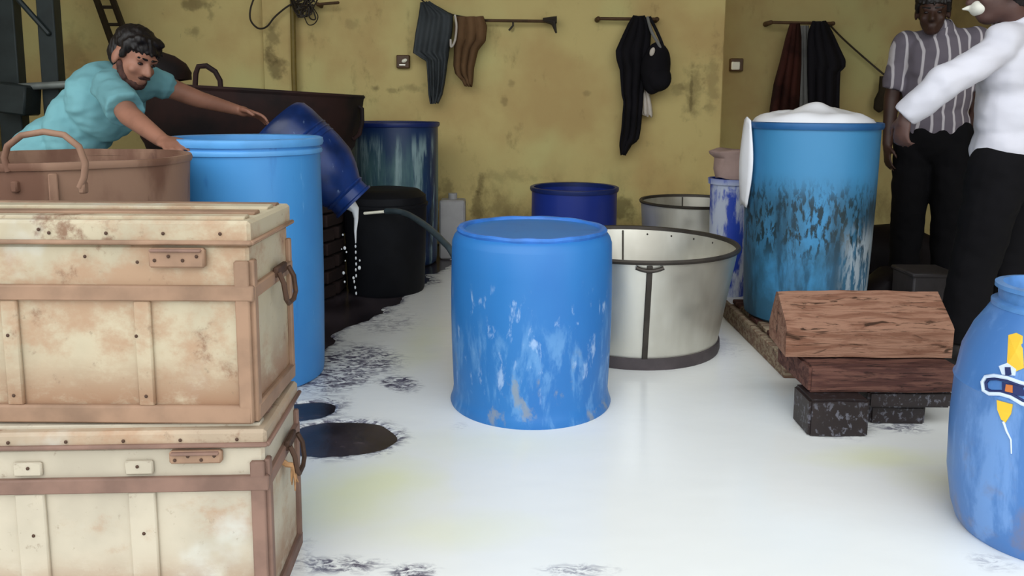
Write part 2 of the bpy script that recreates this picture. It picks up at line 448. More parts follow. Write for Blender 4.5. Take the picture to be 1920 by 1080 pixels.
# ------------------------------------------------------------------ spilled milk over the floor
def build_milk():
    x0, x1, y0, y1, st = -2.9, 3.3, .3, 5.79, .0105
    nx, ny = int((x1 - x0) / st), int((y1 - y0) / st)
    xs = np.linspace(x0, x1, nx); ys = np.linspace(y0, y1, ny)
    X, Y = np.meshgrid(xs, ys)
    def fbm(sc, seed, oct=4, ax=1.0, ay=1.0):
        rng = np.random.RandomState(seed); out = np.zeros_like(X); amp = 1; tot = 0
        for o in range(oct):
            tab = rng.rand(128, 128)
            u = (X - x0) * sc * ax; v = (Y - y0) * sc * ay
            i = np.floor(u).astype(int); j = np.floor(v).astype(int); fu = u - i; fv = v - j
            fu = fu * fu * (3 - 2 * fu); fv = fv * fv * (3 - 2 * fv)
            g = lambda a, c: tab[(j + c) % 128, (i + a) % 128]
            out += amp * ((g(0, 0) * (1 - fu) + g(1, 0) * fu) * (1 - fv) + (g(0, 1) * (1 - fu) + g(1, 1) * fu) * fv)
            tot += amp; amp *= .5; sc *= 2.03
        return out / tot - .5
    n1 = fbm(5, 1); n2 = fbm(14, 2, 4, .7, 1.4)
    def blob(px, py, hx, hy, wob=.6, ang=0.0):
        c = G(px, py); rx = abs(G(px + hx, py).x - c.x); ry = abs(G(px, py - hy).y - G(px, py + hy).y) / 2
        dx, dy = X - c.x, Y - c.y
        ca, sa = math.cos(ang), math.sin(ang)
        return 1 - np.sqrt(((dx * ca + dy * sa) / rx) ** 2 + ((-dx * sa + dy * ca) / ry) ** 2) + wob * n1
    hole = blob(636, 822, 104, 36, .35)
    hole = np.maximum(hole, blob(575, 772, 62, 20, .8))
    # bare floor by the stove: inside a polygon of floor points
    line = [G(600, 665), G(655, 620), G(720, 585), G(790, 535), G(850, 497), G(850, 480)]
    def inside(poly):
        ins = np.zeros_like(X, bool); j = len(poly) - 1
        for i in range(len(poly)):
            xi, yi = poly[i]; xj, yj = poly[j]
            c = ((yi > Y) != (yj > Y)) & (X < (xj - xi) * (Y - yi) / (yj - yi + 1e-9) + xi); ins ^= c; j = i
        return ins
    def segd(a, c):
        ax, ay = a; bx, by = c; dx, dy = bx - ax, by - ay
        t = np.clip(((X - ax) * dx + (Y - ay) * dy) / (dx * dx + dy * dy + 1e-9), 0, 1)
        return np.hypot(X - ax - t * dx, Y - ay - t * dy)
    poly = [(p.x, p.y) for p in line] + [(-.42, 5.9), (-4, 5.9), (-4, 3.1)]
    d = np.min([segd(poly[i], poly[i + 1]) for i in range(len(poly) - 1)], axis=0)
    stove = np.where(inside(poly), d, -d) / .25 + .9 * n1
    hole = np.maximum(hole, stove)
    dark_r = blob(1730, 560, 150, 60, .5)
    hole = np.maximum(hole, dark_r)
    # ragged thin film, plus painted shade on the milk beside planks and pallet
    rag = np.zeros_like(X)
    for (px, py, hx, hy, k, ang) in ((650, 690, 130, 80, .95, 0), (745, 722, 52, 24, 1.1, .5), (600, 770, 110, 40, .9, 0), (640, 830, 135, 60, .7, 0), (720, 610, 120, 40, .6, 0),
                                     (1240, 683, 42, 22, .75, 0), (640, 1062, 170, 30, .9, 0), (770, 1075, 90, 26, .95, 0), (1080, 1072, 120, 22, .7, 0),
                                     (1560, 800, 110, 40, .7, 0), (1690, 800, 80, 24, .8, 0), (1860, 1060, 70, 30, .55, 0), (1360, 650, 60, 30, .4, 0),
                                     (560, 1040, 60, 50, .5, 0), (1390, 700, 70, 25, .25, 0), (860, 800, 40, 20, .4, 0)):
        rag = np.maximum(rag, np.clip(blob(px, py, hx, hy, .7, ang) * 1.6, 0, 1) * k)
    rag = np.maximum(rag, np.clip(1 + hole * 2.2, 0, 1) * .95)
    rag = np.maximum(rag, .06)
    tint = np.zeros_like(X)
    for (px, py, hx, hy, k) in ((660, 930, 190, 90, 1.0), (790, 640, 60, 60, .55), (800, 1000, 260, 50, .45), (1650, 862, 200, 30, .8), (930, 830, 220, 40, .3), (1750, 900, 120, 40, .5)):
        tint = np.maximum(tint, np.clip(blob(px, py, hx, hy, .8) * 1.3, 0, 1) * k)
    z = np.clip(.0015 - hole * .10, -.012, .005) + .0008 * n2
    verts = np.stack([X.ravel(), Y.ravel(), z.ravel()], 1)
    idx = np.arange(nx * ny).reshape(ny, nx)
    q = np.stack([idx[:-1, :-1], idx[:-1, 1:], idx[1:, 1:], idx[1:, :-1]], -1).reshape(-1, 4)
    keep = (z.ravel()[q] > -.011).any(1); q = q[keep]
    me = bpy.data.meshes.new('spilled_milk')
    me.from_pydata(verts.tolist(), [], q.tolist())
    for nm, arr in (('rag', rag), ('tint', tint)):
        at = me.attributes.new(nm, 'FLOAT', 'POINT'); at.data.foreach_set('value', arr.ravel().astype(np.float32))
    me.polygons.foreach_set('use_smooth', [True] * len(me.polygons))
    o = link(me, 'spilled_milk', 'milk')
    tag(o, 'white milk flooding the dark floor with pale green patches', 'milk', kind='stuff')
build_milk()

# ------------------------------------------------------------------ drums
def open_drum(name, label, cx, cy, r, h, body_mat, rim_mat, z0=0.0, taper=.965, hoops=(), wall=.012, group=None):
    t = thing(name, label, 'drum', (cx, cy, z0), 0, group)
    rb = r * taper
    prof = [(0, .0), (rb * .93, 0), (rb * .985, .012), (rb, .04)]
    for k in range(1, 9):
        f = k / 8; prof.append((rb + (r - rb) * f + .004 * math.sin(f * PI), .04 + (h - .10) * f))
    prof += [(r, h - .012), (r - wall, h - .012), (rb - wall, .06), (0, .05)]
    B().lathe(prof, 64).obj('body', body_mat, t)
    B().lathe([(r - wall - .002, h - .03), (r + .008, h - .03), (r + .013, h - .018), (r + .011, h - .004), (r + .002, h), (r - wall - .002, h - .004)], 64, None, True).obj('rim', rim_mat, t)
    for hz in hoops:
        B().lathe([(r - .005, hz - .014), (r + .007, hz - .008), (r + .009, hz), (r + .007, hz + .008), (r - .005, hz + .014)], 64, None, True).obj('hoop', rim_mat, t)
    return t

def fit(px_l, px_r, py_top, Y, z0=0.0):
    a, c = P(px_l, py_top, Y), P(px_r, py_top, Y)
    return (a.x + c.x) / 2, (c.x - a.x) / 2 * .985, (a.z + c.z) / 2 - z0

cx, r, h = fit(320, 598, 256, 2.94)
open_drum('blue_drum', 'tall sky-blue plastic drum with ribbed rim standing behind the tin trunks', cx, 2.94, r, h, 'drum_left', 'rim_blue', 0, .985, (h - .05,))
DL = (cx, 2.94, r, h)
cx, r, h = fit(1404, 1644, 228, 3.55, .09)
open_drum('blue_drum', 'tall weathered blue drum on the pallet, stuffed with white plastic sheet', cx, 3.55, r, h, 'drum_right', 'rim_right', .09, .93)
DR = (cx, 3.55, r, h + .09)
cx, r, h = fit(654, 822, 228, 5.15)
open_drum('blue_drum', 'dark blue drum streaked with milk standing against the back wall', cx, 5.15, r, h, 'drum_back', 'rim_navy', 0, .96)
DB = (cx, 5.0, r, h)
cx, r, h = fit(996, 1158, 349, 5.2)
open_drum('blue_drum', 'navy blue drum seen over the top of the central scuffed drum', cx, 5.2, r, h, 'drum_navy', 'rim_navy', 0, .97)

# upturned cut drum in the middle
gx = G(992, 748); cx, cy = gx.x, gx.y
a, c = P(848, 430, cy), P(1147, 430, cy); r = (c.x - a.x) / 2; cx = (a.x + c.x) / 2; h = P(997, 424, cy).z
t = thing('blue_drum', 'short scuffed blue drum standing upside down in the middle of the milk', 'drum', (cx, cy, 0))
rb = r * .985
prof = [(rb + .008, 0), (rb + .012, .012), (rb + .004, .035), (rb, .06)]
for k in range(1, 7): prof.append((rb + (r - rb) * k / 6 + .006 * math.sin(PI * k / 6), .06 + (h - .11) * k / 6))
prof += [(r - .002, h - .045), (r - .007, h - .030), (r - .016, h - .018), (r - .030, h - .010), (r - .05, h - .010), (0, h - .008), (0, h - .03), (r - .05, h - .03), (r - .02, h - .06), (rb - .012, 0)]
B().lathe(prof, 72, None, True).obj('body', 'drum_front', t)
B().lathe([(r - .044, h - .014), (r - .020, h - .018), (r - .016, h - .008), (r - .022, h), (r - .036, h), (r - .042, h - .006)], 72, None, True).jitter(.003, 14, 3).obj('chime', 'rim_front', t)
FD = (cx, cy, r, h)

# ------------------------------------------------------------------ carboy with screw neck at the right edge
g = G(1963, 1000); cy = g.y
axx = P(1963, 800, cy).x
sc = F / cy
R1 = (1963 - 1795) / sc; RN = (1963 - 1858) / sc
ztop = P(1963, 536, cy).z
t = thing('carboy_barrel', 'blue screw-neck plastic barrel with yellow print at the right edge', 'barrel', (axx, cy, 0))
zb = [0, .015, .05, .13, .25, .345, .352, .358, .42, .47, .505, .525]
rb_ = [.80, .86, .92, .985, 1.0, .985, 1.0, .975, .93, .83, .72, .66]
kz = (ztop - .055) / .525
prof = [(0, 0)] + [(R1 * q, z * kz) for z, q in zip(zb, rb_)] + [(RN * .95, ztop - .055), (0, ztop - .05)]
B().lathe(prof, 64).obj('body', 'carboy', t)
B().lathe([(0, ztop - .06), (RN * .98, ztop - .06), (RN * 1.07, ztop - .056), (RN * 1.07, ztop - .045), (RN * .96, ztop - .04), (RN * .97, ztop - .015), (RN * 1.03, ztop - .012), (RN * 1.03, ztop - .002), (RN * .9, ztop), (RN * .86, ztop - .03), (0, ztop - .03)], 64).obj('neck', 'carboy_neck', t)
def carboy_r(z):
    z = z / kz
    for (a, c, ra, rc) in zip(zb[:-1], zb[1:], rb_[:-1], rb_[1:]):
        if a <= z <= c: return R1 * (ra + (rc - ra) * (z - a) / (c - a))
    return R1 * .7
def on_carboy(px, py, off=.0025):
    d = ray(px, py); rr = R1
    for _ in range(6):
        ox, oy = CP.x - axx, CP.y - cy
        A = d.x ** 2 + d.y ** 2; Bq = 2 * (ox * d.x + oy * d.y); C = ox * ox + oy * oy - rr * rr
        D = max(0, Bq * Bq - 4 * A * C); tt = (-Bq - math.sqrt(D)) / (2 * A); p = CP + d * tt
        rr = carboy_r(p.z)
    n = Vector((p.x - axx, p.y - cy, 0)).normalized()
    return Vector((p.x - axx, p.y - cy, p.z)) + n * off
def decal(name, pts, mat, off=.0025):
    b = B(); vs = [on_carboy(x, y, off) for x, y in pts]; lo = [on_carboy(x, y, off - .006) for x, y in pts]
    n = len(vs); c = sum(vs, Vector()) / n
    faces = [(i, (i + 1) % n, n) for i in range(n)] + [(i, i + n + 1, (i + 1) % n + n + 1, (i + 1) % n) for i in range(n)]
    b.poly(vs + [on_carboy(sum(p[0] for p in pts) / n, sum(p[1] for p in pts) / n, off)] + lo, faces)
    return b.obj(name, mat, t, False)
decal('yellow_stroke', [(1892, 628), (1906, 624), (1918, 630), (1920, 690), (1906, 696), (1889, 684)], 'yellow')
decal('pale_print_patch', [(1874, 686), (1890, 680), (1906, 692), (1904, 704), (1880, 702)], 'print_pale', .003)
decal('dark_print_patch', [(1886, 688), (1896, 688), (1898, 702), (1887, 704)], 'print_dark', .0045)
decal('dark_print_patch', [(1880, 716), (1915, 722), (1925, 742), (1895, 740), (1880, 733)], 'print_dark', .003)
decal('orange_print_patch', [(1888, 720), (1900, 722), (1900, 736), (1886, 733)], 'print_orange', .0045)
decal('yellow_drip', [(1870, 750), (1899, 758), (1896, 776), (1886, 792), (1878, 786), (1871, 768)], 'yellow')
pts = [on_carboy(x, y, .003) for x, y in ((1932, 722), (1912, 716), (1890, 708), (1866, 704), (1850, 706), (1844, 716), (1846, 732), (1856, 738), (1876, 738), (1896, 744), (1916, 756), (1932, 762))]
B().tube(pts, .0045, 8).obj('moulded_grip_outline', 'print_pale', t)
pts = [on_carboy(x, y, .002) for x, y in ((1934, 727), (1912, 722), (1890, 714), (1868, 710), (1855, 711), (1850, 718), (1852, 729), (1860, 733), (1878, 733), (1898, 739), (1918, 750), (1934, 757))]
B().tube(pts, .003, 8).obj('moulded_grip_inner_outline', 'print_dark', t)
B().tube([on_carboy(x, y, .002) for x, y in ((1882, 790), (1888, 808), (1896, 824), (1897, 850))], [.003, .0025, .002, .0015], 6).obj('drip_tail', 'print_pale', t)

# ------------------------------------------------------------------ tin trunks
def trunk(name, label, body_mat, strap_mat, corner_px, yaw, D, z0, z1, lid_h, spec):
    c = P(corner_px[0], corner_px[1], corner_px[2])
    Wd = .98
    t = thing(name, label, 'trunk', (c.x, c.y, z0), yaw)
    H = z1 - z0
    bh = H - lid_h
    # local frame: x from -Wd to 0, y from 0 to D, z from 0 to H
    body = B().box((-Wd / 2, D / 2, bh / 2), (Wd, D, bh), None, .006).obj('body', body_mat, t, True, 30)
    lid = B().box((-Wd / 2, D / 2, bh + lid_h / 2 + .001), (Wd + .014, D + .014, lid_h), None, .006)
    lid = lid.obj('lid', zz_lid if (zz_lid := spec.get('lid')) else body_mat, t, True, 30)
    B().box((-Wd / 2, -.010, bh + .006), (Wd + .022, .01, .009), None, .003).obj('lid_lip', strap_mat, lid)
    B().box((.010, D / 2, bh + .006), (.01, D + .022, .009), None, .003).obj('lid_lip', strap_mat, lid)
    for k, (yy, ww, mm) in enumerate(((.03, .03, body_mat), (D * .36, .035, strap_mat), (D * .68, .04, body_mat), (D - .03, .03, strap_mat))):
        B().box((-Wd / 2, yy, H + .003), (Wd - .02, ww, .008), None, .002).jitter(.0025, 7, k).obj('lid_batten', mm, lid)
    zz = spec
    bz, bt = zz['belt']
    B().box((-Wd / 2 + .005, -.006, bz), (Wd + .012, .014, bt), None, .003).obj('belt', strap_mat, t)
    B().box((.004, D / 2, bz), (.014, D, bt * .9), None, .003).obj('belt', strap_mat, t)
    for (x, w, mm) in zz['straps']:
        z_hi = bz - bt / 2
        B().box((x, -.004, (z_hi + .035) / 2), (w, .010, z_hi - .035), None, .003).obj('strap', mm, t)
        B().box((x, -.004, (bh - .012 + bz + bt / 2) / 2), (w, .010, bh - .012 - bz - bt / 2), None, .003).obj('strap', mm, t) if zz['upper'] else None
    # corner angle iron
    cw = zz['corner']
    B().box((-cw / 2 + .002, -.005, (bh - .03) / 2), (cw, .012, bh - .03), None, .003).obj('corner_iron', strap_mat, t)
    B().box((.004, cw / 2 * .8, (bh - .03) / 2), (.012, cw * .8, bh - .03), None, .003).obj('corner_iron', strap_mat, t)
    B().box((.004, D - cw * .3, (bh - .03) / 2), (.012, cw * .6, bh - .03), None, .003).obj('corner_iron', strap_mat, t)
    # bottom rails
    B().box((-Wd / 2, -.005, .018), (Wd, .014, .036), None, .004).jitter(.003, 9, 2).obj('bottom_rail', strap_mat, t)
    B().box((.004, D / 2, .018), (.014, D, .036), None, .004).jitter(.003, 9, 4).obj('bottom_rail', strap_mat, t)
    # hasp plate
    hx, hz, hw, hh = zz['hasp']
    hp = B().box((hx, -.010, hz), (hw, .016, hh), None, .004).obj('hasp_plate', 'strap', t)
    B().box((hx, -.014, hz + hh / 2 - .004), (hw * .92, .02, .006), None, .002).obj('hasp_hinge', 'strap_dark', hp)
    nail = B().ell((0, 0, 0), (.0035, .0025, .0035), None, 8).mesh('nail')
    nail.materials.append(MAT['iron'])
    def nail_at(x, y, z, par):
        o = bpy.data.objects.new('nail', nail); COL.objects.link(o); o.parent = par; o.location = (x, y, z)
    for k in range(4): nail_at(hx - hw * .38 + k * hw * .25, -.019, hz + (.004 if k % 2 else -.004), hp)
    for (x, z) in zz['nails']: nail_at(x, -.0095, z, t)
    for k in range(9): nail_at(-.05 - k * .11, -.0085, bh + lid_h * .5, lid)
    # bail handle on the right side
    hy = D * .62
    hp = B().box((.012, hy, bz + .012), (.012, .07, .022), None, .003).obj('handle_plate', 'iron', t)
    q = [(.02, hy - .035, bz + .012), (.03, hy - .038, bz - .01), (.034, hy - .036, bz - .045), (.034, hy - .02, bz - .058), (.034, hy + .02, bz - .058), (.034, hy + .036, bz - .045), (.03, hy + .038, bz - .01), (.02, hy + .035, bz + .012)]
    B().tube(q, .0055, 8).obj('handle', 'iron', t)
    return t, H, bh
zt, zm = P(300, 414, 1.5).z, P(300, 790, 1.5).z
pxm = F / 1.5
lidh = P(300, 412, 1.5).z - P(300, 457, 1.5).z
X0 = P(470, 600, 1.5).x
def lx(px): return P(px, 600, 1.5).x - X0
def lz(py): return P(300, py, 1.5).z - zm
T1, H1, bh1 = trunk('tin_trunk', 'rusty cream tin trunk on top of the stack', 'tin_up', 'strap', (470, 600, 1.5), 0.0, .265, zm, zt, lidh, dict(
    belt=(lz(548), 30 / pxm), straps=((lx(270), 32 / pxm, 'tin_up'), (lx(22), 32 / pxm, 'tin_up'), (lx(-230), 32 / pxm, 'tin_up')), upper=False, corner=28 / pxm,
    hasp=(lx(343), lz(481), 106 / pxm, 38 / pxm), nails=((lx(268), lz(490)), (lx(258), lz(628)), (lx(18), lz(628)), (lx(172), lz(480)), (lx(90), lz(430)), (lx(270), lz(740)), (lx(20), lz(740)))))
X0 = P(497, 900, 1.49).x
zm2 = 0.0
def lz2(py): return P(300, py, 1.5).z
def lx2(px): return P(px, 900, 1.49).x - X0
T2, H2, bh2 = trunk('tin_trunk', 'pale cream tin trunk at the bottom of the stack', 'tin_low', 'strap_dark', (497, 900, 1.49), .05, .27, .0, zm - .011, lz2(797) - lz2(827), dict(
    belt=(lz2(896), 30 / pxm), straps=((lx2(272), 52 / pxm, 'tin_low'), (lx2(70), 56 / pxm, 'tin_low'), (lx2(-140), 56 / pxm, 'tin_low')), upper=False, corner=28 / pxm,
    lid='tin_lid', hasp=(lx2(376), lz2(844), 100 / pxm, 26 / pxm), nails=((lx2(273), lz2(985)), (lx2(73), lz2(985)), (lx2(268), lz2(862)), (lx2(72), lz2(862)))))
for px in (70, 270):
    B().box((lx2(px), -.004, lz2(865)), (54 / pxm, .009, 28 / pxm), None, .003).obj('clasp_plate', 'tin_low', T2)
# frayed rope on the low trunk's handle
b = B(); rp = random.Random(3)
base = P(548, 872, 1.62)
b.tube([base + Vector((-.035, .0, .02)), base + Vector((-.01, -.006, .004)), base], .006, 8)
for k in range(7):
    d = Vector((rp.uniform(-.008, .016), rp.uniform(-.01, .01), rp.uniform(-.055, -.03)))
    b.tube([base, base + d * .5 + Vector((rp.uniform(-.004, .004), 0, 0)), base + d], [.0035, .0028, .0015], 6)
tag(b.obj('rope_scrap', 'rope'), 'frayed jute rope end dangling from the lower trunk handle', 'rope')

# ------------------------------------------------------------------ rusty vat behind the trunks
cy = 2.35
cx = P(128, 290, cy).x; r = 215 / (F / cy); h = P(128, 291, cy).z
t = thing('iron_vat', 'rusty brown iron vat with a loop handle behind the tin trunks', 'vat', (cx, cy, 0))
B().lathe([(0, 0), (r * .86, 0), (r * .88, .01), (r * .97, h - .08), (r * .985, h - .01), (r * .955, h - .01), (r * .85, .03), (0, .025)], 56).jitter(.004, 5, 1).obj('body', 'rust_vat', t)
B().lathe([(r * .955, h - .022), (r * 1.0, h - .02), (r * 1.010, h - .01), (r * 1.0, h), (r * .955, h)], 56, None, True).jitter(.004, 6, 2).obj('rim', 'rust_vat', t)
for ang in (-1.17, 1.9):
    b = B(); rr = r * .99
    b.box((rr * math.cos(ang), rr * math.sin(ang), h / 2), (.008, .022, h * .94), Matrix.Rotation(ang, 3, 'Z'), .003); b.obj('seam_strap', 'rust_vat', t)
hpx = [(16, 322), (8, 296), (14, 274), (40, 254), (82, 247), (120, 253), (148, 275), (160, 306), (158, 332), (150, 352)]
B().tube([P(x, y, cy - r * 1.0 + .004) - Vector((cx, cy, 0)) for i, (x, y) in enumerate(hpx)], .0085, 10).obj('handle', 'rust_vat', t)
for (x, y) in ((156, 352), (30, 350)):
    B().box(P(x, y, cy - r * .97) - Vector((cx, cy, 0)), (.018, .024, .03), None, .004).obj('handle_lug', 'rust_vat', t)

# ------------------------------------------------------------------ cauldron on a brick stove
cy = 4.32; cx = P(474, 170, cy).x; r = 203 / (F / cy); h = P(478, 166, cy).z
t = thing('cauldron', 'large soot-dark iron cauldron behind the sky-blue drum', 'cauldron', (cx, cy, 0))
zs = .62
B().lathe([(0, zs), (r * .5, zs + .01), (r * .8, zs + .09), (r * .93, zs + .22), (r * .985, h - .12), (r, h - .01), (r * .97, h - .01), (r * .9, zs + .24), (0, zs + .04)], 64).obj('body', 'soot', t)
B().lathe([(r * .965, h - .02), (r * 1.0, h - .022), (r * 1.012, h - .01), (r * 1.0, h), (r * .965, h)], 64, None, True).obj('rim', 'soot', t)
B().lathe([(0, h - .03), (r * .96, h - .03), (r * .96, h - .004), (r * .5, h + .0), (0, h + .002)], 64).obj('lid', 'soot', t)
q = [P(x, y, cy - .05) - Vector((cx, cy, 0)) for x, y in ((664, 192), (672, 186), (680, 192), (682, 215), (678, 240), (668, 250), (662, 244))]
B().tube(q, .012, 8).obj('side_handle', 'soot', t)
q = [P(x, y, cy - r + .02) - Vector((cx, cy, 0)) for x, y in ((366, 172), (366, 140), (370, 126), (385, 124), (402, 134), (412, 150), (415, 172))]
B().tube(q, .013, 8).obj('top_handle', 'soot', t)
TA = .055
t.rotation_euler = (0, TA, 0); t.location = (cx - h * math.sin(TA), cy, h - h * math.cos(TA))
# stove under it
st = thing('brick_stove', 'sooty brick stove carrying the cauldron', 'stove', (cx, cy, 0))
bk = B().box((0, 0, 0), (.19, .10, .066), None, .006).mesh('brick', False); bk.materials.append(MAT['brick'])
B().lathe([(.37, 0), (.37, .60), (.0, .60), (0, 0)][::-1], 40).obj('core', 'brick', st)
for row in range(8):
    n = 13
    for k in range(n):
        a = 2 * PI * (k + .5 * (row % 2)) / n
        o = bpy.data.objects.new('brick', bk); COL.objects.link(o); o.parent = st
        o.location = (.42 * math.cos(a), .42 * math.sin(a), .0385 + row * .077); o.rotation_euler = (0, 0, a + PI / 2)
# sack on the cauldron's far rim
b = B()
base = P(362, 165, 4.35)
cs = B()
cs.lathe([(0, -.02), (.17, -.02), (.172, .02), (.15, .06), (.10, .095), (.04, .115), (.022, .13), (.028, .15), (.018, .165), (0, .168)], 28).jitter(.012, 9, 5)
o = cs.obj('cloth_bundle', 'soot'); o.location = (base.x - .02, cy - r * .66, h + .052)
tag(o, 'dark knotted bundle resting on the cauldron rim behind the man', 'bundle')

# ------------------------------------------------------------------ tilted jug, milk stream, black tub and hose
YJ = 3.46
A0, A1 = P(516, 232, YJ - .02), P(664, 380, YJ)
ax = (A1 - A0); L = ax.length
q = Vector((0, 0, 1)).rotation_difference(ax.normalized()).to_matrix().to_4x4()
jg = thing('blue_jug', 'tilted dark blue plastic jug pouring milk behind the tall sky-blue drum', 'jug', A0)
jm = q
rr = 68 / (F / YJ)
prof = [(0, -.0), (rr * .84, 0), (rr * .96, .02), (rr, .06), (rr * 1.02, L * .45), (rr * .98, L * .62), (rr * .82, L * .75), (rr * .66, L * .84), (rr * .60, L * .87), (rr * .58, L * .88), (rr * .52, L * .88), (rr * .7, L * .72), (rr * .9, L * .5), (rr * .88, .03), (0, .02)]
B().lathe(prof, 48, jm).obj('body', 'jug', jg)
B().lathe([(rr * .50, L * .86), (rr * .60, L * .86), (rr * .65, L * .88), (rr * .58, L * .90), (rr * .59, L * .97), (rr * .64, L * .98), (rr * .63, L), (rr * .52, L)], 40, jm, True).obj('neck', 'jug', jg)
for k in (.28, .33, .38):
    B().lathe([(rr * 1.0, L * k - .008), (rr * 1.035, L * k), (rr * 1.0, L * k + .008)], 48, jm, True).obj('rib', 'jug', jg)
b = B()
mo = P(668, 384, YJ)
b.tube([P(640, 376, YJ), P(655, 382, YJ), P(667, 394, YJ), P(668, 410, YJ), P(667, 432, YJ), P(666, 456, YJ)],
       [.018, .030, .018, .010, .006, .003], 10)
b.jitter(.006, 30, 2)
rd = random.Random(5)
for k in range(9):
    b.ell(P(666 + rd.uniform(-2, 2), 462 + k * 11, YJ), (.004, .004, .008), None, 8)
for k in range(10):
    p = P(660 + rd.uniform(-22, 16), rd.uniform(440, 530), YJ + rd.uniform(-.04, .04)); s_ = rd.uniform(.003, .008)
    b.ell(p, (s_, s_, s_ * 1.3), None, 8)
tag(b.obj('milk_stream', 'milk_plain'), 'thin stream of milk falling from the tilted jug', 'milk', kind='stuff')

cy = 4.36; cx = P(722, 360, cy).x; r = 78 / (F / cy); h = P(722, 352, cy).z
tb = thing('black_tub', 'black plastic tub in the dark corner below the tilted jug', 'tub', (cx, cy, 0))
B().lathe([(0, 0), (r * .9, 0), (r * .93, .02), (r, h - .09), (r * .98, h - .04), (r * .82, h - .01), (r * .5, h), (0, h)], 44).obj('body', 'black_plastic', tb)
B().lathe([(r * .97, h - .10), (r * 1.03, h - .095), (r * 1.03, h - .08), (r * .97, h - .075)], 44, None, True).obj('hoop', 'black_plastic', tb)
a, c = P(684, 400, cy - r - .03), P(719, 397, cy - r - .03)
B().cap(a - Vector((cx, cy, 0)), .008, c - Vector((cx, cy, 0)), .008, 10).obj('white_grip', 'switch_white', tb)
q = []
hp = [(724, 396, 4.1), (742, 396, 4.05), (762, 401, 4.0), (785, 414, 3.9), (808, 431, 3.8), (830, 452, 3.7), (848, 474, 3.6), (880, 540, 3.5)]
for (x, y, Y) in hp: q.append(P(x, y, Y))
q.append(Vector((q[-1].x + .10, 3.42, .03)))
def smooth_path(p, n=6):
    out = []
    for i in range(len(p) - 1):
        p0 = p[max(i - 1, 0)]; p1 = p[i]; p2 = p[i + 1]; p3 = p[min(i + 2, len(p) - 1)]
        for k in range(n):
            t_ = k / n
            out.append(.5 * ((2 * p1) + (-p0 + p2) * t_ + (2 * p0 - 5 * p1 + 4 * p2 - p3) * t_ ** 2 + (-p0 + 3 * p1 - 3 * p2 + p3) * t_ ** 3))
    out.append(p[-1]); return out
tag(B().tube(smooth_path(q), .016, 12).obj('rubber_hose', 'hose'), 'grey rubber hose arching from the black tub behind the scuffed drum', 'hose')

# small white can by the back drum
cy = 5.3; c0 = P(849, 400, cy)
hh = P(849, 362, cy).z
t = thing('white_can', 'dull white plastic can standing right of the milk-streaked back drum', 'can', (c0.x, cy, 0))
B().box((0, 0, hh / 2 - .02), (.175, .16, hh - .04), None, .03, 3).obj('body', 'can_white', t)
B().lathe([(0, hh - .05), (.03, hh - .05), (.03, hh), (0, hh)], 20).obj('cap', 'can_white', t)

# ------------------------------------------------------------------ steel vats
def steel_vat(name, label, cx, cy, rt, rb, h, seam_front, seam_back, rivets=True):
    t = thing(name, label, 'vat', (cx, cy, 0))
    th = .006
    prof = [(0, .03), (rb, .03), (rb + (rt - rb) * .5, .03 + (h - .03) * .5), (rt, h - .008), (rt - th, h - .008), (rb - th, .04), (0, .04)]
    B().lathe(prof, 72).obj('body', 'steel', t)
    B().lathe([(rt - .008, h - .014), (rt + .008, h - .014), (rt + .012, h - .004), (rt + .006, h + .004), (rt - .006, h + .002)], 72, None, True).obj('rim', 'steel_dark', t)
    B().lathe([(0, 0), (rb + .008, 0), (rb + .014, .02), (rb + .012, .052), (rb - .002, .054), (0, .03)], 72).obj('bottom_band', 'sill', t)
    for ang, inner in ((seam_front, False), (seam_back, True)):
        b = B(); off = -th - .003 if inner else .004
        w = .008 if inner else .022
        lean = math.atan2(rt - rb, h - .03)
        rm = (rt + rb) / 2 + off
        rot = Matrix.Rotation(ang, 3, 'Z') @ Matrix.Rotation(lean, 3, 'Y')
        b.box((rm * math.cos(ang), rm * math.sin(ang), .03 + (h - .03) / 2), (.008, w, h - .06), rot, .002)
        b.obj('seam_strap', 'steel_dark', t)
    a = seam_front
    B().tube([((rt + .004) * math.cos(a + k * .03), (rt + .004) * math.sin(a + k * .03), h - .025 - .012 * (1 - (k / 4) ** 2)) for k in range(-4, 5)], .008, 8).obj('bracket', 'steel_dark', t)
    if rivets:
        rv = B().ell((0, 0, 0), (.006, .006, .006), None, 8).mesh('rivet'); rv.materials.append(MAT['steel_dark'])
        for k in range(9):
            a = seam_back + (k - 4) * .28
            o = bpy.data.objects.new('rivet', rv); COL.objects.link(o); o.parent = t
            o.location = ((rt - th - .002) * math.cos(a), (rt - th - .002) * math.sin(a), h - .035)
    return t
cy = 3.37; cx = P(1190, 455, cy).x; s_ = F / cy
steel_vat('steel_vat', 'large open steel vat behind the scuffed drum', cx, cy, 190 / s_, 158 / s_, P(1190, 453, cy).z, -PI / 2 - .02, PI / 2 - .02)
cy = 5.0; cx = P(1300, 380, cy).x; s_ = F / cy
steel_vat('steel_vat', 'open steel vat against the back wall below the black backpack', cx, cy, 98 / s_, 90 / s_, P(1300, 376, cy).z, -PI / 2 + .2, PI / 2 + .0, False)

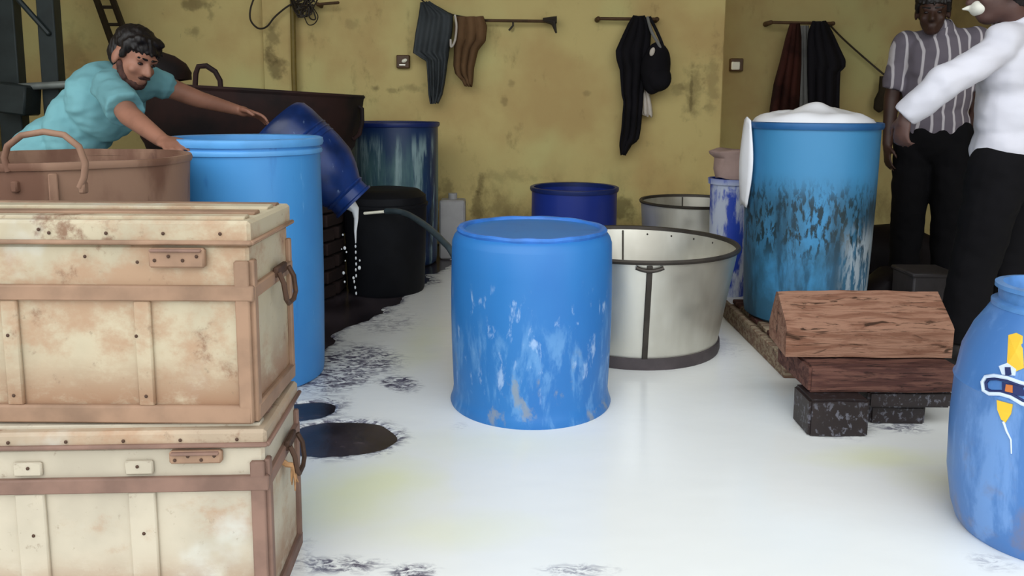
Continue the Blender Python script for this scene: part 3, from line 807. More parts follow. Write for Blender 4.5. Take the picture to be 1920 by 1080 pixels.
# splashed bucket and sack between vats and the right drum
cy = 4.3
cx, r, h = fit(1332, 1412, 334, cy)
t = thing('blue_bucket', 'royal blue bucket splashed with milk left of the weathered drum', 'bucket', (cx, cy, 0))
B().lathe([(0, 0), (r * .85, 0), (r * .87, .015), (r, h), (r - .008, h), (r * .82, .03), (0, .025)], 40).obj('body', 'bucket_blue', t)
B().lathe([(r - .004, h - .03), (r + .010, h - .03), (r + .012, h), (r - .004, h)], 40, None, True).obj('rim', 'bucket_blue', t)
b = B(); b.lathe([(0, h - .01), (r * .8, h - .01), (r * .88, h + .04), (r * .86, h + .10), (r * 1.05, h + .125), (r * 1.08, h + .14), (r * .9, h + .146), (0, h + .135)], 36).jitter(.012, 12, 4)
o = b.obj('folded_sack', 'sack'); o.location = (cx, cy, 0.012)
tag(o, 'dusty pink folded sack lying on the milk-splashed bucket', 'sack')

# ------------------------------------------------------------------ plastic sheet bulging from the right drum
b = B(); X_, Y_, r, ht = DR
prof = []
nr, ns = 14, 56
bm = bmesh.new(); rings = []
for i in range(nr + 1):
    f = i / nr; ring = []
    for k in range(ns):
        a = 2 * PI * k / ns
        rad = (r - .016) * (1 - f) if f > 0 else r - .016
        x, y = rad * math.cos(a), rad * math.sin(a)
        hgt = .045 * min(1, f * 5) ** .5 + .045 * math.exp(-((x - .03) ** 2 + (y + .03) ** 2) / .012) - .05 * max(0, x - .12) * min(1, f * 4)
        hgt += .035 * mnoise.noise(Vector((x * 8, y * 8, 2))) * min(1, f * 3)
        ring.append(bm.verts.new((x, y, hgt - .012)))
    rings.append(ring)
for i in range(nr):
    for k in range(ns): bm.faces.new((rings[i][k], rings[i][(k + 1) % ns], rings[i + 1][(k + 1) % ns], rings[i + 1][k]))
bmesh.ops.remove_doubles(bm, verts=bm.verts, dist=1e-5)
me = bpy.data.meshes.new('plastic_sheet'); bm.to_mesh(me); bm.free()
me.polygons.foreach_set('use_smooth', [True] * len(me.polygons))
o = link(me, 'plastic_sheet', 'sheet'); o.location = (X_, Y_, ht)
tag(o, 'white plastic sheet heaped over the mouth of the weathered blue drum', 'plastic sheet')
# hanging tail of the sheet at the left side
rows = [(0, .30, .03), (.3, .42, .05), (.6, .5, .07), (1.0, .62, .03)]
bm = bmesh.new(); grid = []
for i in range(17):
    f = i / 16; row = []
    wd = .035 + .04 * math.sin(f * PI)
    for k in range(7):
        u = k / 6 - .5; a = PI + .05 + u * (wd / r) * 2
        rad = r + .014 + .022 * math.sin(f * 2.8) * (1 - 1.4 * abs(u)) - .10 * r * .07 * f
        row.append(bm.verts.new((rad * math.cos(a), rad * math.sin(a), .02 - f * .39 - .03 * abs(u))))
    grid.append(row)
for i in range(16):
    for k in range(6): bm.faces.new((grid[i][k], grid[i][k + 1], grid[i + 1][k + 1], grid[i + 1][k]))
me = bpy.data.meshes.new('sheet_tail'); bm.to_mesh(me); bm.free()
me.polygons.foreach_set('use_smooth', [True] * len(me.polygons))
ot = link(me, 'sheet_tail', 'sheet', o)
md = ot.modifiers.new('thick', 'SOLIDIFY'); md.thickness = .006

# ------------------------------------------------------------------ timber
def plank(name, label, px0, px1, Y0, depth, z0, z1, mat, rz=0.0, tilt=0.0, taper=0.0, seed=0, cuts=10, jit=.006):
    Xa, Xb = P(px0, 650, Y0).x, P(px1, 650, Y0).x
    W, Hh = Xb - Xa, z1 - z0
    b = B(); bm_ = bmesh.new(); bmesh.ops.create_cube(bm_, size=1)
    bmesh.ops.scale(bm_, vec=(W, depth, Hh), verts=bm_.verts)
    bmesh.ops.bevel(bm_, geom=bm_.edges[:], offset=.008, segments=2, affect='EDGES')
    bmesh.ops.subdivide_edges(bm_, edges=[e for e in bm_.edges if abs(e.verts[0].co.x - e.verts[1].co.x) > W * .5], cuts=cuts)
    for v in bm_.verts:
        n = mnoise.noise_vector(Vector((v.co.x * 7 + seed, v.co.y * 12, v.co.z * 14)))
        v.co += Vector((n.x * jit * .7, n.y * jit, n.z * jit * .6))
        if taper and v.co.y > 0: v.co.x *= 1 - taper
    b._merge(bm_)
    o = b.obj(name, mat, None, True, 35)
    o.location = ((Xa + Xb) / 2, Y0 + depth / 2, (z0 + z1) / 2); o.rotation_euler = (tilt, 0, rz)
    return o
YP = 2.50
zb0 = P(1600, 672, YP).z; zb1 = P(1600, 614, YP).z
zl0 = P(1600, 737, YP - .06).z; zl1 = zb0 - .004
Xa, Xb = P(1474, 640, YP).x, P(1787, 640, YP).x; Hf = zb1 - zb0
sec = [(0, .004), (0, Hf * .95), (.012, Hf * 1.06), (.145, Hf + .088), (.165, Hf + .082), (.24, Hf * .6), (.24, .004)]
bmw = bmesh.new(); rows_ = []
for k in range(15):
    f = k / 14; rows_.append([])
    for (yy, zz) in sec:
        n = mnoise.noise_vector(Vector((f * 5, yy * 14, zz * 14)))
        xx = Xa + (Xb - Xa) * f + (yy * .10 if k == 0 else (yy * .12 if k == 14 else 0)) + n.x * .004
        rows_[-1].append(bmw.verts.new((xx, yy + n.y * .006, zz + n.z * .006 * (zz > .01))))
for a_, c_ in zip(rows_[:-1], rows_[1:]):
    for k in range(len(sec)): bmw.faces.new((a_[k], a_[(k + 1) % len(sec)], c_[(k + 1) % len(sec)], c_[k]))
bmw.faces.new(rows_[0]); bmw.faces.new(rows_[-1][::-1])
b = B(); b._merge(bmw); o = b.obj('timber_plank', 'wood1', None, True, 30); o.location = (0, YP, zb0)
tag(o, 'thick weathered reddish plank lying on top of the timber stack', 'plank')
tag(plank('timber_plank', '', 1520, 1800, YP - .06, .30, zl0, zl1, 'wood2', .012, 0, .0, 4), 'damp brown plank second from the top of the timber stack', 'plank')
z3 = P(1700, 764, YP - .03).z
tag(plank('timber_plank', '', 1636, 1796, YP - .04, .26, z3, zl0 - .003, 'black_wood', 0, 0, 0, 7), 'short blackened plank under the right half of the timber stack', 'plank')
gy = G(1570, 822).y
tag(plank('timber_block', '', 1526, 1640, gy, .15, .0, zl0 - .003, 'black_wood', 0, 0, 0, 9), 'black milk-splashed block propping the left of the timber stack', 'timber block')
gy2 = G(1690, 797).y
tag(plank('timber_block', '', 1640, 1745, gy2, .20, .0, z3 - .003, 'black_wood', 0, 0, 0, 12), 'black block set back under the right of the timber stack', 'timber block')

# pallet under the drum
fl = G(1452, 712); bl = G(1368, 596)
px_ = (fl.x + bl.x) / 2
t = thing('wooden_pallet', 'grey wooden pallet under the weathered blue drum', 'pallet', (px_, fl.y, 0))
PL, PW, PH = .92, .62, .088
for k, xx in enumerate((.035, PW * .5, PW - .035)):
    B().box((xx, PL / 2, .033), (.07, PL, .064), None, .006).jitter(.004, 6, k).obj('runner', 'wood3', t)
ns_ = 7
for k in range(ns_):
    yy = .06 + k * (PL - .12) / (ns_ - 1)
    B().box((PW / 2 + .02, yy, .0765), (PW - .10 + .03, .115, .021), None, .004).jitter(.003, 7, k + 4).obj('slat', 'wood3' if k % 2 else 'wood2', t)
B().box((.012, PL / 2, .062), (.028, PL, .05), None, .005).jitter(.004, 6, 19).obj('edge_rail', 'wood3', t)

# ------------------------------------------------------------------ dark things in the right corner
def heap(name, label, cat, px, Y, w, d, h, mat, seed):
    c = P(px, 400, Y); b = B()
    prof = [(0, 0), (.9, 0), (1.0, .06), (1.0, .3), (.94, .6), (.8, .82), (.5, .96), (0, 1.0)]
    b.lathe([(q[0], q[1]) for q in prof], 40)
    for v in b.bm.verts: v.co.x *= w / 2; v.co.y *= d / 2; v.co.z *= h
    bmesh.ops.subdivide_edges(b.bm, edges=b.bm.edges[:], cuts=1)
    for v in b.bm.verts:
        n = mnoise.noise_vector(v.co * 5 + Vector((seed, 0, 0))); k = min(1, v.co.z / .08)
        v.co += Vector((n.x * .05, n.y * .05, n.z * .05)) * k
    o = b.obj(name, mat); o.location = (c.x, Y, .0)
    return tag(o, label, cat)
heap('tarpaulin_heap', 'black tarpaulin heap right of the weathered drum by the striped-shirt person', 'tarpaulin', 1672, 5.0, .62, .5, P(1660, 428, 4.9).z, 'tarp', 3)
heap('tarpaulin_heap', 'crumpled dark tarpaulin on the floor behind the timber stack', 'tarpaulin', 1668, 3.82, .28, .24, P(1690, 512, 3.75).z, 'tarp', 8)
cc = P(1732, 536, 3.55)
t = thing('plastic_crate', 'low charcoal crate behind the timber stack', 'crate', (cc.x, 3.55, 0))
hc = P(1732, 517, 3.45).z
B().box((0, 0, hc / 2), (.20, .20, hc), None, .008).obj('body', 'crate', t)
B().box((0, 0, hc), (.215, .215, .02), None, .006).obj('rim', 'crate', t)

# ------------------------------------------------------------------ things on the wall
def rod(name, label, x0, y0, x1, y1, Y, r, ends=True):
    a, c = P(x0, y0, Y), P(x1, y1, Y)
    t = thing(name, label, 'rail', ((a + c) / 2))
    o = (a + c) / 2
    B().cap(a - o, r, c - o, r, 10).obj('bar', 'rod', t)
    if ends:
        for e in ends:
            p = a if e == 0 else c
            w = Vector((p.x, WY if p.x < XC else WY + .5, p.z))
            B().cap(p - o, r * 1.4, w - o, r * 1.7, 10).obj('bracket', 'rod', t)
    return t
RAIL = rod('clothes_rail', 'wooden clothes rail with a splayed end beside the brown cloth', 868, 38, 1040, 40, 5.72, .011, (0, 1))
a = P(1040, 40, 5.72)
ro = RAIL.location
B().tube([P(1018, 37, 5.72) - ro, P(1038, 42, 5.71) - ro, P(1043, 62, 5.70) - ro], [.014, .022, .006], 8).obj('splayed_end', 'cable', RAIL)
B().tube([P(1018, 37, 5.72) - ro, P(1044, 37, 5.71) - ro], [.014, .026], 8).obj('end_knot', 'cable', RAIL)
B().tube([P(962, 38, 5.72) - ro, P(962, 48, 5.71) - ro, P(954, 57, 5.71) - ro], .007, 6).obj('hook', 'cable', RAIL)
rod('clothes_rail', 'short dark peg rail holding the black jacket and backpack', 1122, 35, 1232, 36, 5.72, .012, (0, 1))
rod('clothes_rail', 'short dark peg rail with clothes behind the weathered drum', 1446, 42, 1562, 44, 6.16, .012, (0, 1))
tag(B().tube([P(776, -14, 5.72), P(800, 8, 5.70), P(850, 28, 5.70), P(905, 38, 5.71), P(930, 38, 5.72)], .006, 6).obj('clothes_line', 'cable'), 'sagging line carrying the slate and brown cloths', 'clothes line')

def hanging(name, label, rows, Y, mat, folds=4, amp=.018, bulge=.03, seed=0, cat='garment', thick=.012, parent=None, NR=44, NC=30):
    bm = bmesh.new(); grid = []
    y0, y1 = rows[0][0], rows[-1][0]
    for i in range(NR + 1):
        py = y0 + (y1 - y0) * i / NR
        _, xl, xr = interp(rows, py)
        row = []
        for k in range(NC + 1):
            u = k / NC
            ph = folds * 2 * PI * u + seed + .5 * mnoise.noise(Vector((u * 3, i / NR * 3, seed)))
            dep = bulge * math.sin(PI * u) ** .7 + amp * math.sin(ph) * min(1, .4 + i / NR)
            row.append(bm.verts.new(P(xl + (xr - xl) * u, py + 3 * math.sin(ph * .9) * (i / NR), Y - dep)))
        grid.append(row)
    for i in range(NR):
        for k in range(NC): bm.faces.new((grid[i][k], grid[i][k + 1], grid[i + 1][k + 1], grid[i + 1][k]))
    bmesh.ops.recalc_face_normals(bm, faces=bm.faces)
    me = bpy.data.meshes.new(name); bm.to_mesh(me); bm.free()
    me.polygons.foreach_set('use_smooth', [True] * len(me.polygons))
    o = link(me, name, mat, parent)
    md = o.modifiers.new('thick', 'SOLIDIFY'); md.thickness = thick
    if parent is None: tag(o, label, cat)
    return o
hanging('hanging_trousers', 'slate grey trousers drooping from the sagging line', [(4, 788, 806), (14, 787, 826), (28, 785, 850), (60, 779, 848), (98, 774, 842), (108, 790, 841), (112, 799, 840), (150, 802, 835), (175, 804, 830), (192, 808, 822)], 5.69, 'cloth_slate', 3.5, .02, .03, 1)
hanging('hanging_cloth', 'brown cloth hanging on the rail beside the slate trousers', [(31, 856, 904), (50, 853, 911), (75, 852, 908), (92, 851, 894), (125, 850, 886), (140, 854, 885), (150, 866, 884), (160, 872, 882)], 5.69, 'cloth_brown', 3, .022, .02, 4)
tag(B().tube(smooth_path([P(853, 28, 5.66), P(856, 50, 5.65), P(853, 76, 5.65), P(846, 88, 5.65), P(845, 74, 5.66)]), .008, 8).obj('white_string', 'cloth_white'), 'white cord loop hanging between the slate and brown cloths', 'cord')
hanging('black_jacket', 'long black jacket with one sleeve trailing from the peg rail', [(30, 1190, 1206), (45, 1180, 1214), (65, 1170, 1218), (95, 1156, 1216), (110, 1157, 1214), (130, 1163, 1212), (175, 1165, 1204), (190, 1169, 1203), (240, 1166, 1199), (262, 1163, 1195), (270, 1163, 1183), (288, 1166, 1172)], 5.70, 'cloth_black', 3, .02, .05, 2)
# backpack
bp = thing('backpack', 'black backpack hanging beside the long black jacket', 'backpack', P(1228, 120, 5.66))
o0 = P(1228, 120, 5.66)
bb = B(); k_ = 5.66 / F
bb.ell((0, -.02, -.03), (27 * k_, .085, 48 * k_), Matrix.Rotation(.12, 3, 'Y'), 28); bb.ell((4 * k_, -.03, -.10), (25 * k_, .09, 26 * k_), None, 24)
bb.jitter(.012, 8, 2); body_bp = bb.obj('bag', 'cloth_black', bp)
B().tube(smooth_path([P(1214, 32, 5.68) - o0, P(1222, 60, 5.62) - o0, P(1236, 85, 5.60) - o0, P(1244, 112, 5.60) - o0, P(1244, 125, 5.58) - o0]), .011, 8).obj('strap', 'cloth_grey', bp)
B().tube(smooth_path([P(1218, 32, 5.68) - o0, P(1232, 60, 5.64) - o0, P(1244, 90, 5.62) - o0, P(1250, 118, 5.62) - o0]), .012, 8).obj('strap', 'cloth_black', bp)
B().ell(P(1223, 97, 5.56) - o0, (.018, .012, .032), Matrix.Rotation(.3, 3, 'Y'), 12).obj('white_patch', 'cloth_white', bp)
hanging('white_rag', 'narrow off-white rag hanging below the black backpack', [(150, 1202, 1210), (175, 1202, 1216), (200, 1203, 1221), (214, 1204, 1222), (217, 1210, 1220)], 5.72, 'cloth_white', 2, .01, .012, 3, 'cloth', .008)
# clothes of the right-hand rail
hanging('hanging_cloth', 'dark maroon-brown garment leftmost on the rail above the weathered drum', [(44, 1484, 1497), (70, 1476, 1500), (120, 1464, 1500), (160, 1453, 1498), (205, 1446, 1496), (240, 1444, 1494)], 6.13, 'cloth_maroon', 3, .02, .04, 5)
hanging('hanging_cloth', 'grey cloth hanging between the maroon garment and the black jacket', [(48, 1498, 1514), (90, 1496, 1518), (150, 1492, 1522), (205, 1489, 1526), (240, 1488, 1528)], 6.20, 'cloth_grey', 3, .012, .012, 2)
hanging('black_jacket', 'bulky black jacket rightmost on the rail above the weathered drum', [(40, 1526, 1546), (60, 1518, 1558), (90, 1516, 1572), (115, 1516, 1584), (128, 1516, 1583), (134, 1516, 1574), (200, 1518, 1572), (240, 1518, 1574)], 6.11, 'cloth_black', 3, .02, .06, 7)
hanging('dark_pouch', 'dark olive pouch hanging on the wall beside the striped-shirt person', [(143, 1652, 1688), (170, 1650, 1690), (185, 1642, 1690), (200, 1640, 1688), (206, 1648, 1684)], 6.2, 'cloth_olive', 2, .01, .05, 1, 'pouch')
tag(B().tube(smooth_path([P(1555, 46, 6.16), P(1580, 72, 6.20), P(1620, 108, 6.24), P(1660, 142, 6.22)]), .007, 6).obj('slanting_rope', 'cable'), 'dark cord slanting from the right rail to the olive pouch', 'cord')

# switches
def switch(label, px, py, Y, w, plate, px_knob, mat):
    p = P(px, py, Y); t = thing('wall_switch', label, 'switch', (p.x, Y, p.z))
    B().box((0, -.02, 0), (w, .05, w), None, .006).obj('box', 'switch_box', t)
    q_ = px_knob
    if plate: B().box((q_, -.048, -.008), (w * .68, .014, w * .62), None, .006).obj('plate', mat, t)
    else:
        B().ell((q_, -.05, .006), (.022, .014, .014), Matrix.Rotation(-.4, 3, 'Y'), 14).obj('knob', mat, t)
        B().box((-.004, -.046, -.024), (.05, .01, .014), None, .003).obj('plate', 'switch_metal', t)
switch('small brown switch box with a bright knob left of the slate trousers', 757, 116, WY, .095, False, .012, 'switch_white')
switch('white switch plate on the wall right of the corner', 1379, 122, WY + .5, .10, True, -.012, 'switch_white')

# conduit and cables
c = P(550, 80, WY - .06)
tag(B().tube([(P(548, -60, WY - .07).x, WY - .07, 2.2), (c.x, WY - .07, 1.3), (c.x + .005, WY - .07, .2)], .019, 12).obj('conduit_pipe', 'pipe'), 'vertical ochre conduit pipe running down the pilaster edge', 'pipe')
tag(B().tube(smooth_path([P(480, -12, 5.7), P(470, 15, 5.7), P(470, 38, 5.69), P(484, 53, 5.69), P(500, 50, 5.69), P(515, 32, 5.69), P(535, 15, 5.69), P(550, 6, 5.70)]), .0065, 8).obj('loose_cable', 'cable'), 'loose dark cable loop hanging left of the conduit', 'cable')
b = B(); rc = random.Random(9)
for k in range(9):
    pts = [P(548 + rc.uniform(-4, 10), rc.uniform(-8, 4), 5.70)]
    for j in range(4): pts.append(P(568 + rc.uniform(-16, 24), rc.uniform(-4, 34), 5.68 + rc.uniform(-.02, .02)))
    pts.append(P(575 + rc.uniform(-5, 25), rc.uniform(-6, 10), 5.70))
    b.tube(smooth_path(pts, 5), .0055, 6)
tag(b.obj('cable_tangle', 'cable'), 'tangle of dark cables beside the top of the conduit', 'cable')
tag(B().tube(smooth_path([P(585, 12, 5.7), P(596, 30, 5.7), P(590, 44, 5.7), P(578, 46, 5.7), P(570, 30, 5.7)]), .004, 6).obj('thin_wire', 'cable'), 'thin wire loop dangling below the cable tangle', 'wire')
rod('wall_bracket', 'small dark bracket arm sticking out beside the cable tangle', 596, 8, 634, 5, 5.70, .010, (0,))
# (the bracket carries its own category)
for o in bpy.data.objects:
    if o.name.startswith('wall_bracket'): o['category'] = 'bracket'

# ------------------------------------------------------------------ steel frame at the far left
YF = 4.6
p = P(97, 100, YF)
t = thing('machine_stand', 'dark green steel machine stand at the far left edge', 'machine', (p.x, YF, 0))
o0 = Vector((p.x, YF, 0)); w = 32 / (F / YF)
B().box((0, 0, 1.25), (w, .08, 2.5), None, .006).obj('post', 'frame', t)
a = P(14, 50, YF)
B().box((a.x - p.x, 0, 1.25), (.13, .08, 2.5), None, .006).obj('post', 'frame', t)
a, c = P(28, -8, YF - .05) - o0, P(90, 62, YF - .05) - o0
B().cap(a, .016, c, .016, 8).obj('brace', 'frame', t)
a, c = P(38, 163, YF - .1) - o0, P(150, 157, YF - .1) - o0
B().cap(a, .021, c, .021, 12).obj('cross_pipe', 'frame_grey', t)
a = P(30, 185, YF - .1)
B().box((a.x - p.x, -.1, a.z), (.2, .16, .17), Matrix.Rotation(.12, 3, 'Y'), .01).obj('motor_box', 'frame', t)
# ladder-like chain hoist arm
YA = 5.2
t = thing('ladder', 'dark iron ladder leaning on the wall behind the bending man', 'ladder', (P(215, 60, YA).x, YA, 0))
o0 = Vector((P(215, 60, YA).x, YA, 0))
def ladp(px, py, Y): return P(px, py, Y) - o0
e1 = (ladp(176, -15, 5.70), ladp(300, 330, 4.75)); e2 = (ladp(206, -15, 5.70), ladp(334, 330, 4.75))
for e in (e1, e2):
    foot = e[1] + (e[1] - e[0]) * ((.02 - e[1].z) / (e[1].z - e[0].z)) if abs(e[1].z - e[0].z) > 1e-6 else e[1]
    B().tube([e[0], e[1]], .024, 8).obj('rail', 'cable', t)
for k in range(9):
    f = (k + .9) / 9.5
    B().tube([e1[0].lerp(e1[1], f), e2[0].lerp(e2[1], f)], .012, 8).obj('rung', 'cable', t)

# ------------------------------------------------------------------ people
def remesh(b, name, voxel, smooth=6, disp=None):
    me = b.mesh(name, False)
    o = bpy.data.objects.new('tmp_' + name, me); COL.objects.link(o)
    md = o.modifiers.new('r', 'REMESH'); md.mode = 'VOXEL'; md.voxel_size = voxel
    sm = o.modifiers.new('s', 'SMOOTH'); sm.factor = .5; sm.iterations = smooth
    dg = bpy.context.evaluated_depsgraph_get(); dg.update()
    out = bpy.data.meshes.new_from_object(o.evaluated_get(dg), preserve_all_data_layers=False, depsgraph=dg)
    bpy.data.objects.remove(o); bpy.data.meshes.remove(me)
    out.name = name
    if disp:
        amp, sc = disp
        vs = [v.co.copy() for v in out.vertices]; ns = [v.normal.copy() for v in out.vertices]
        for v, co, n in zip(out.vertices, vs, ns):
            q_ = Vector((co.x * sc[0], co.y * sc[1], co.z * sc[2]))
            v.co = co + n * amp * (mnoise.noise(q_) + .5 * mnoise.noise(q_ * 2.1))
    out.polygons.foreach_set('use_smooth', [True] * len(out.polygons))
    return out
def frame_from(f, u):
    f = Vector(f).normalized(); y = -f; u = Vector(u); z = (u - y * u.dot(y)).normalized(); x = y.cross(z)
    return Matrix((x, y, z)).transposed()
def add_head(b, c, rot, neck_to=None):
    T = lambda p: c + rot @ Vector(p)
    b.ell(T((0, .012, .035)), (.074, .094, .086), rot)
    b.ell(T((0, -.025, -.03)), (.060, .068, .082), rot)
    b.ell(T((0, -.045, -.088)), (.040, .042, .030), rot)
    b.cap(T((0, -.090, .006)), .009, T((0, -.112, -.030)), .014)
    b.ell(T((0, -.100, -.036)), (.020, .012, .009), rot)
    b.cap(T((-.038, -.078, .022)), .012, T((.038, -.078, .022)), .012)
    b.ell(T((0, -.086, -.066)), (.026, .012, .008), rot); b.ell(T((0, -.084, -.077)), (.022, .012, .007), rot)
    for s_ in (-1, 1):
        b.ell(T((s_ * .076, .016, -.012)), (.010, .022, .034), rot)
        b.ell(T((s_ * .038, -.062, -.03)), (.022, .022, .022), rot)
    if neck_to is not None: b.cap(T((0, .02, -.06)), .052, neck_to, .060)
def head_parts(par, c, rot, hair_mat='hair', beard=False, long=False, off=Vector((0, 0, 0))):
    T = lambda p: c + rot @ Vector(p)
    for s_ in (-1, 1):
        e = B().ell(T((s_ * .030, -.0805, .002)), (.013, .008, .0065), rot, 12).obj('eye', 'eye', par)
        B().cap(T((s_ * .014, -.090, .024)), .0045, T((s_ * .048, -.080, .026)), .004, 8).obj('eyebrow', 'hair', par)
    h = B()
    h.ell(T((0, .018, .062)), (.083, .100, .076), rot)
    h.ell(T((0, .055, .012)), (.079, .066, .088), rot)
    h.cap(T((-.048, -.052, .094)), .020, T((.048, -.054, .092)), .020)
    for s_ in (-1, 1): h.cap(T((s_ * .068, -.025, .06)), .02, T((s_ * .071, -.012, .005)), .012)
    for k in range(9):
        u = (k - 4) / 4
        h.cap(T((u * .066, -.050 + .02 * abs(u), .095 - .02 * abs(u))), .016, T((u * .070 + .006, -.086 + .028 * abs(u), .052 - .012 * ((k * 37) % 5) / 4)), .006, 8)
    me = remesh(h, 'hair', .005, 2, (.004, (110, 30, 40)))
    link(me, 'hair', hair_mat, par)
    if beard:
        bd = B()
        bd.ell(T((0, -.045, -.092)), (.046, .046, .030), rot)
        for s_ in (-1, 1): bd.cap(T((s_ * .062, -.005, -.03)), .012, T((s_ * .045, -.03, -.085)), .022)
        bd.cap(T((-.022, -.094, -.054)), .007, T((.022, -.094, -.054)), .007)
        link(remesh(bd, 'beard', .005, 2, (.003, (90, 90, 90))), 'beard', 'beard', par)
def add_hand(b, wrist, d, nrm, side, curl=.5, size=1.0, spread=.12):
    d = Vector(d).normalized(); n = Vector(nrm); n = (n - d * n.dot(d)).normalized(); s_ = d.cross(n) * side   # s_: toward the thumb
    pc = wrist + d * .045 * size
    b.cap(wrist, .024 * size, wrist + d * .03, .026 * size)
    rot = Matrix((s_, d, n)).transposed()
    if rot.determinant() < 0: rot = Matrix((-s_, d, n)).transposed()
    b.ell(pc + d * .008, (.041 * size, .052 * size, .016 * size), rot)
    L = [.078, .086, .080, .062]
    for k in range(4):
        o_ = (1.5 - k)
        base = wrist + d * .085 * size + s_ * o_ * .0205 * size
        dd = (d + s_ * o_ * spread).normalized(); a = 0; p = base
        segs = [.45, .31, .24]
        for j, sg in enumerate(segs):
            a += curl * (.55 if j == 0 else .8)
            v = dd * math.cos(a) + n * math.sin(a)
            p2 = p + v * L[k] * sg * size
            b.cap(p, (.0098 - j * .0008) * size, p2, (.0092 - j * .0009) * size, 10); p = p2
    p = wrist + d * .025 * size + s_ * .030 * size
    v = (d * .75 + s_ * .75 + n * .25).normalized(); p2 = p + v * .042 * size; b.cap(p, .0135 * size, p2, .0115 * size, 10)
    v = (d * .95 + s_ * .25 + n * .45).normalized(); b.cap(p2, .0112 * size, p2 + v * .036 * size, .0092 * size, 10)
def foot(b, ankle, f, r=.036, shoe=False):
    f = Vector((f[0], f[1], 0)).normalized(); k = .012 if shoe else 0
    heel = Vector((ankle.x, ankle.y, .035 + k * .3)) - f * .045; toe = Vector((ankle.x, ankle.y, .024 + k * .3)) + f * .165
    b.cap(heel, r, toe, r * .72); b.cap(ankle, .042 + k, heel + f * .05, r)
    b.cap(Vector((ankle.x, ankle.y, .04)) + f * .1 + f.cross(Vector((0, 0, 1))) * .018, .026, toe + f.cross(Vector((0, 0, 1))) * -.02, .022)

# ---- bending man in teal
def person_a():
    hipc = P(100, 306, 3.26)
    f = Vector((.86, -.50, 0)).normalized()                # chest heading
    right = Vector((f.y, -f.x, 0))                         # his right hand side
    hipc.z = .84
    sh_c = P(238, 152, 3.22)
    rs = P(203, 162, 3.06); ls = P(290, 154, 3.36)
    head_c = P(252, 109, 3.14)
    hf = Vector((.84, -.46, -.40)); hr = frame_from(hf, (.40, -.05, 1)) * .94
    rw = P(302, 262, 2.74); re = P(242, 216, 2.90)
    le = P(372, 186, 3.46); lw = P(444, 206, 3.56)
    hipR = hipc + right * .075; hipL = hipc - right * .075
    kR = Vector((hipR.x + .13, hipR.y - .10, .46)); kL = Vector((hipL.x + .02, hipL.y + .04, .45))
    aR = Vector((hipR.x + .06, hipR.y - .03, .08)); aL = Vector((hipL.x - .14, hipL.y + .05, .08))
    def torso(b, e=0.0):
        rot = frame_from(f, sh_c - hipc)
        b.ell(hipc + (sh_c - hipc) * .05, (.135 + e, .095 + e, .13 + e), rot)
        b.ell(hipc.lerp(sh_c, .38), (.128 + e, .092 + e, .17 + e), rot)
        b.ell(hipc.lerp(sh_c, .72), (.150 + e, .100 + e, .15 + e), rot)
        b.cap(hipc.lerp(sh_c, .92), .066 + e, rs, .050 + e); b.cap(hipc.lerp(sh_c, .92), .066 + e, ls, .050 + e)
        b.cap(hipc.lerp(sh_c, .96), .066 + e, sh_c.lerp(head_c, .22), .052 + e)
    b = B(); torso(b)
    add_head(b, head_c, hr, sh_c + Vector((.0, 0, .02)))
    b.cap(rs, .050, re, .040); b.cap(re, .041, rw, .027)
    b.cap(ls, .048, le, .038); b.cap(le, .038, lw, .025)
    add_hand(b, rw, (.62, -.55, -.14), (.2, .1, -.95), 1, .5, .92)
    add_hand(b, lw, P(484, 216, 3.58) - lw, (.25, -.25, -1), -1, .38, .95)
    for h_, k_, a_ in ((hipR, kR, aR), (hipL, kL, aL)):
        b.cap(h_ - Vector((-.02, 0, .03)), .072, k_, .055); b.cap(k_, .055, a_, .038); foot(b, a_, (.9, -.3))
    body = link(remesh(b, 'person', .0065, 5), 'person', 'skin_a')
    tag(body, 'bearded man in a teal tee bending over the vat with one arm stretched out', 'person')
    s_ = B(); torso(s_, .013)
    rot = frame_from(f, sh_c - hipc)
    s_.ell(hipc + Vector((.0, 0, -.01)), (.175, .125, .13), frame_from(f, (0, 0, 1)))
    s_.cap(rs, .062, rs.lerp(re, .5), .062); s_.cap(rs.lerp(re, .3), .064, rs.lerp(re, .84), .070, flat=True)
    s_.cap(ls, .060, ls.lerp(le, .2), .058); s_.cap(ls.lerp(le, .1), .062, ls.lerp(le, .30), .062, flat=True)
    link(remesh(s_, 'tee_shirt', .007, 4, (.011, (10, 10, 20))), 'tee_shirt', 'tee', body)
    q = B()
    q.ell(hipc - Vector((-.02, 0, .07)), (.140, .10, .11), frame_from(f, (0, 0, 1)))
    for h_, k_, a_ in ((hipR, kR, aR), (hipL, kL, aL)):
        q.cap(h_ - Vector((-.02, 0, .04)), .088, k_, .078); q.cap(k_, .078, a_ + Vector((0, 0, .02)), .06, flat=True); q.ell(k_, (.078, .078, .078))
    link(remesh(q, 'trousers', .008, 5, (.008, (10, 10, 14))), 'trousers', 'tee_dark', body)
    head_parts(body, head_c, hr, 'hair', True)
person_a()

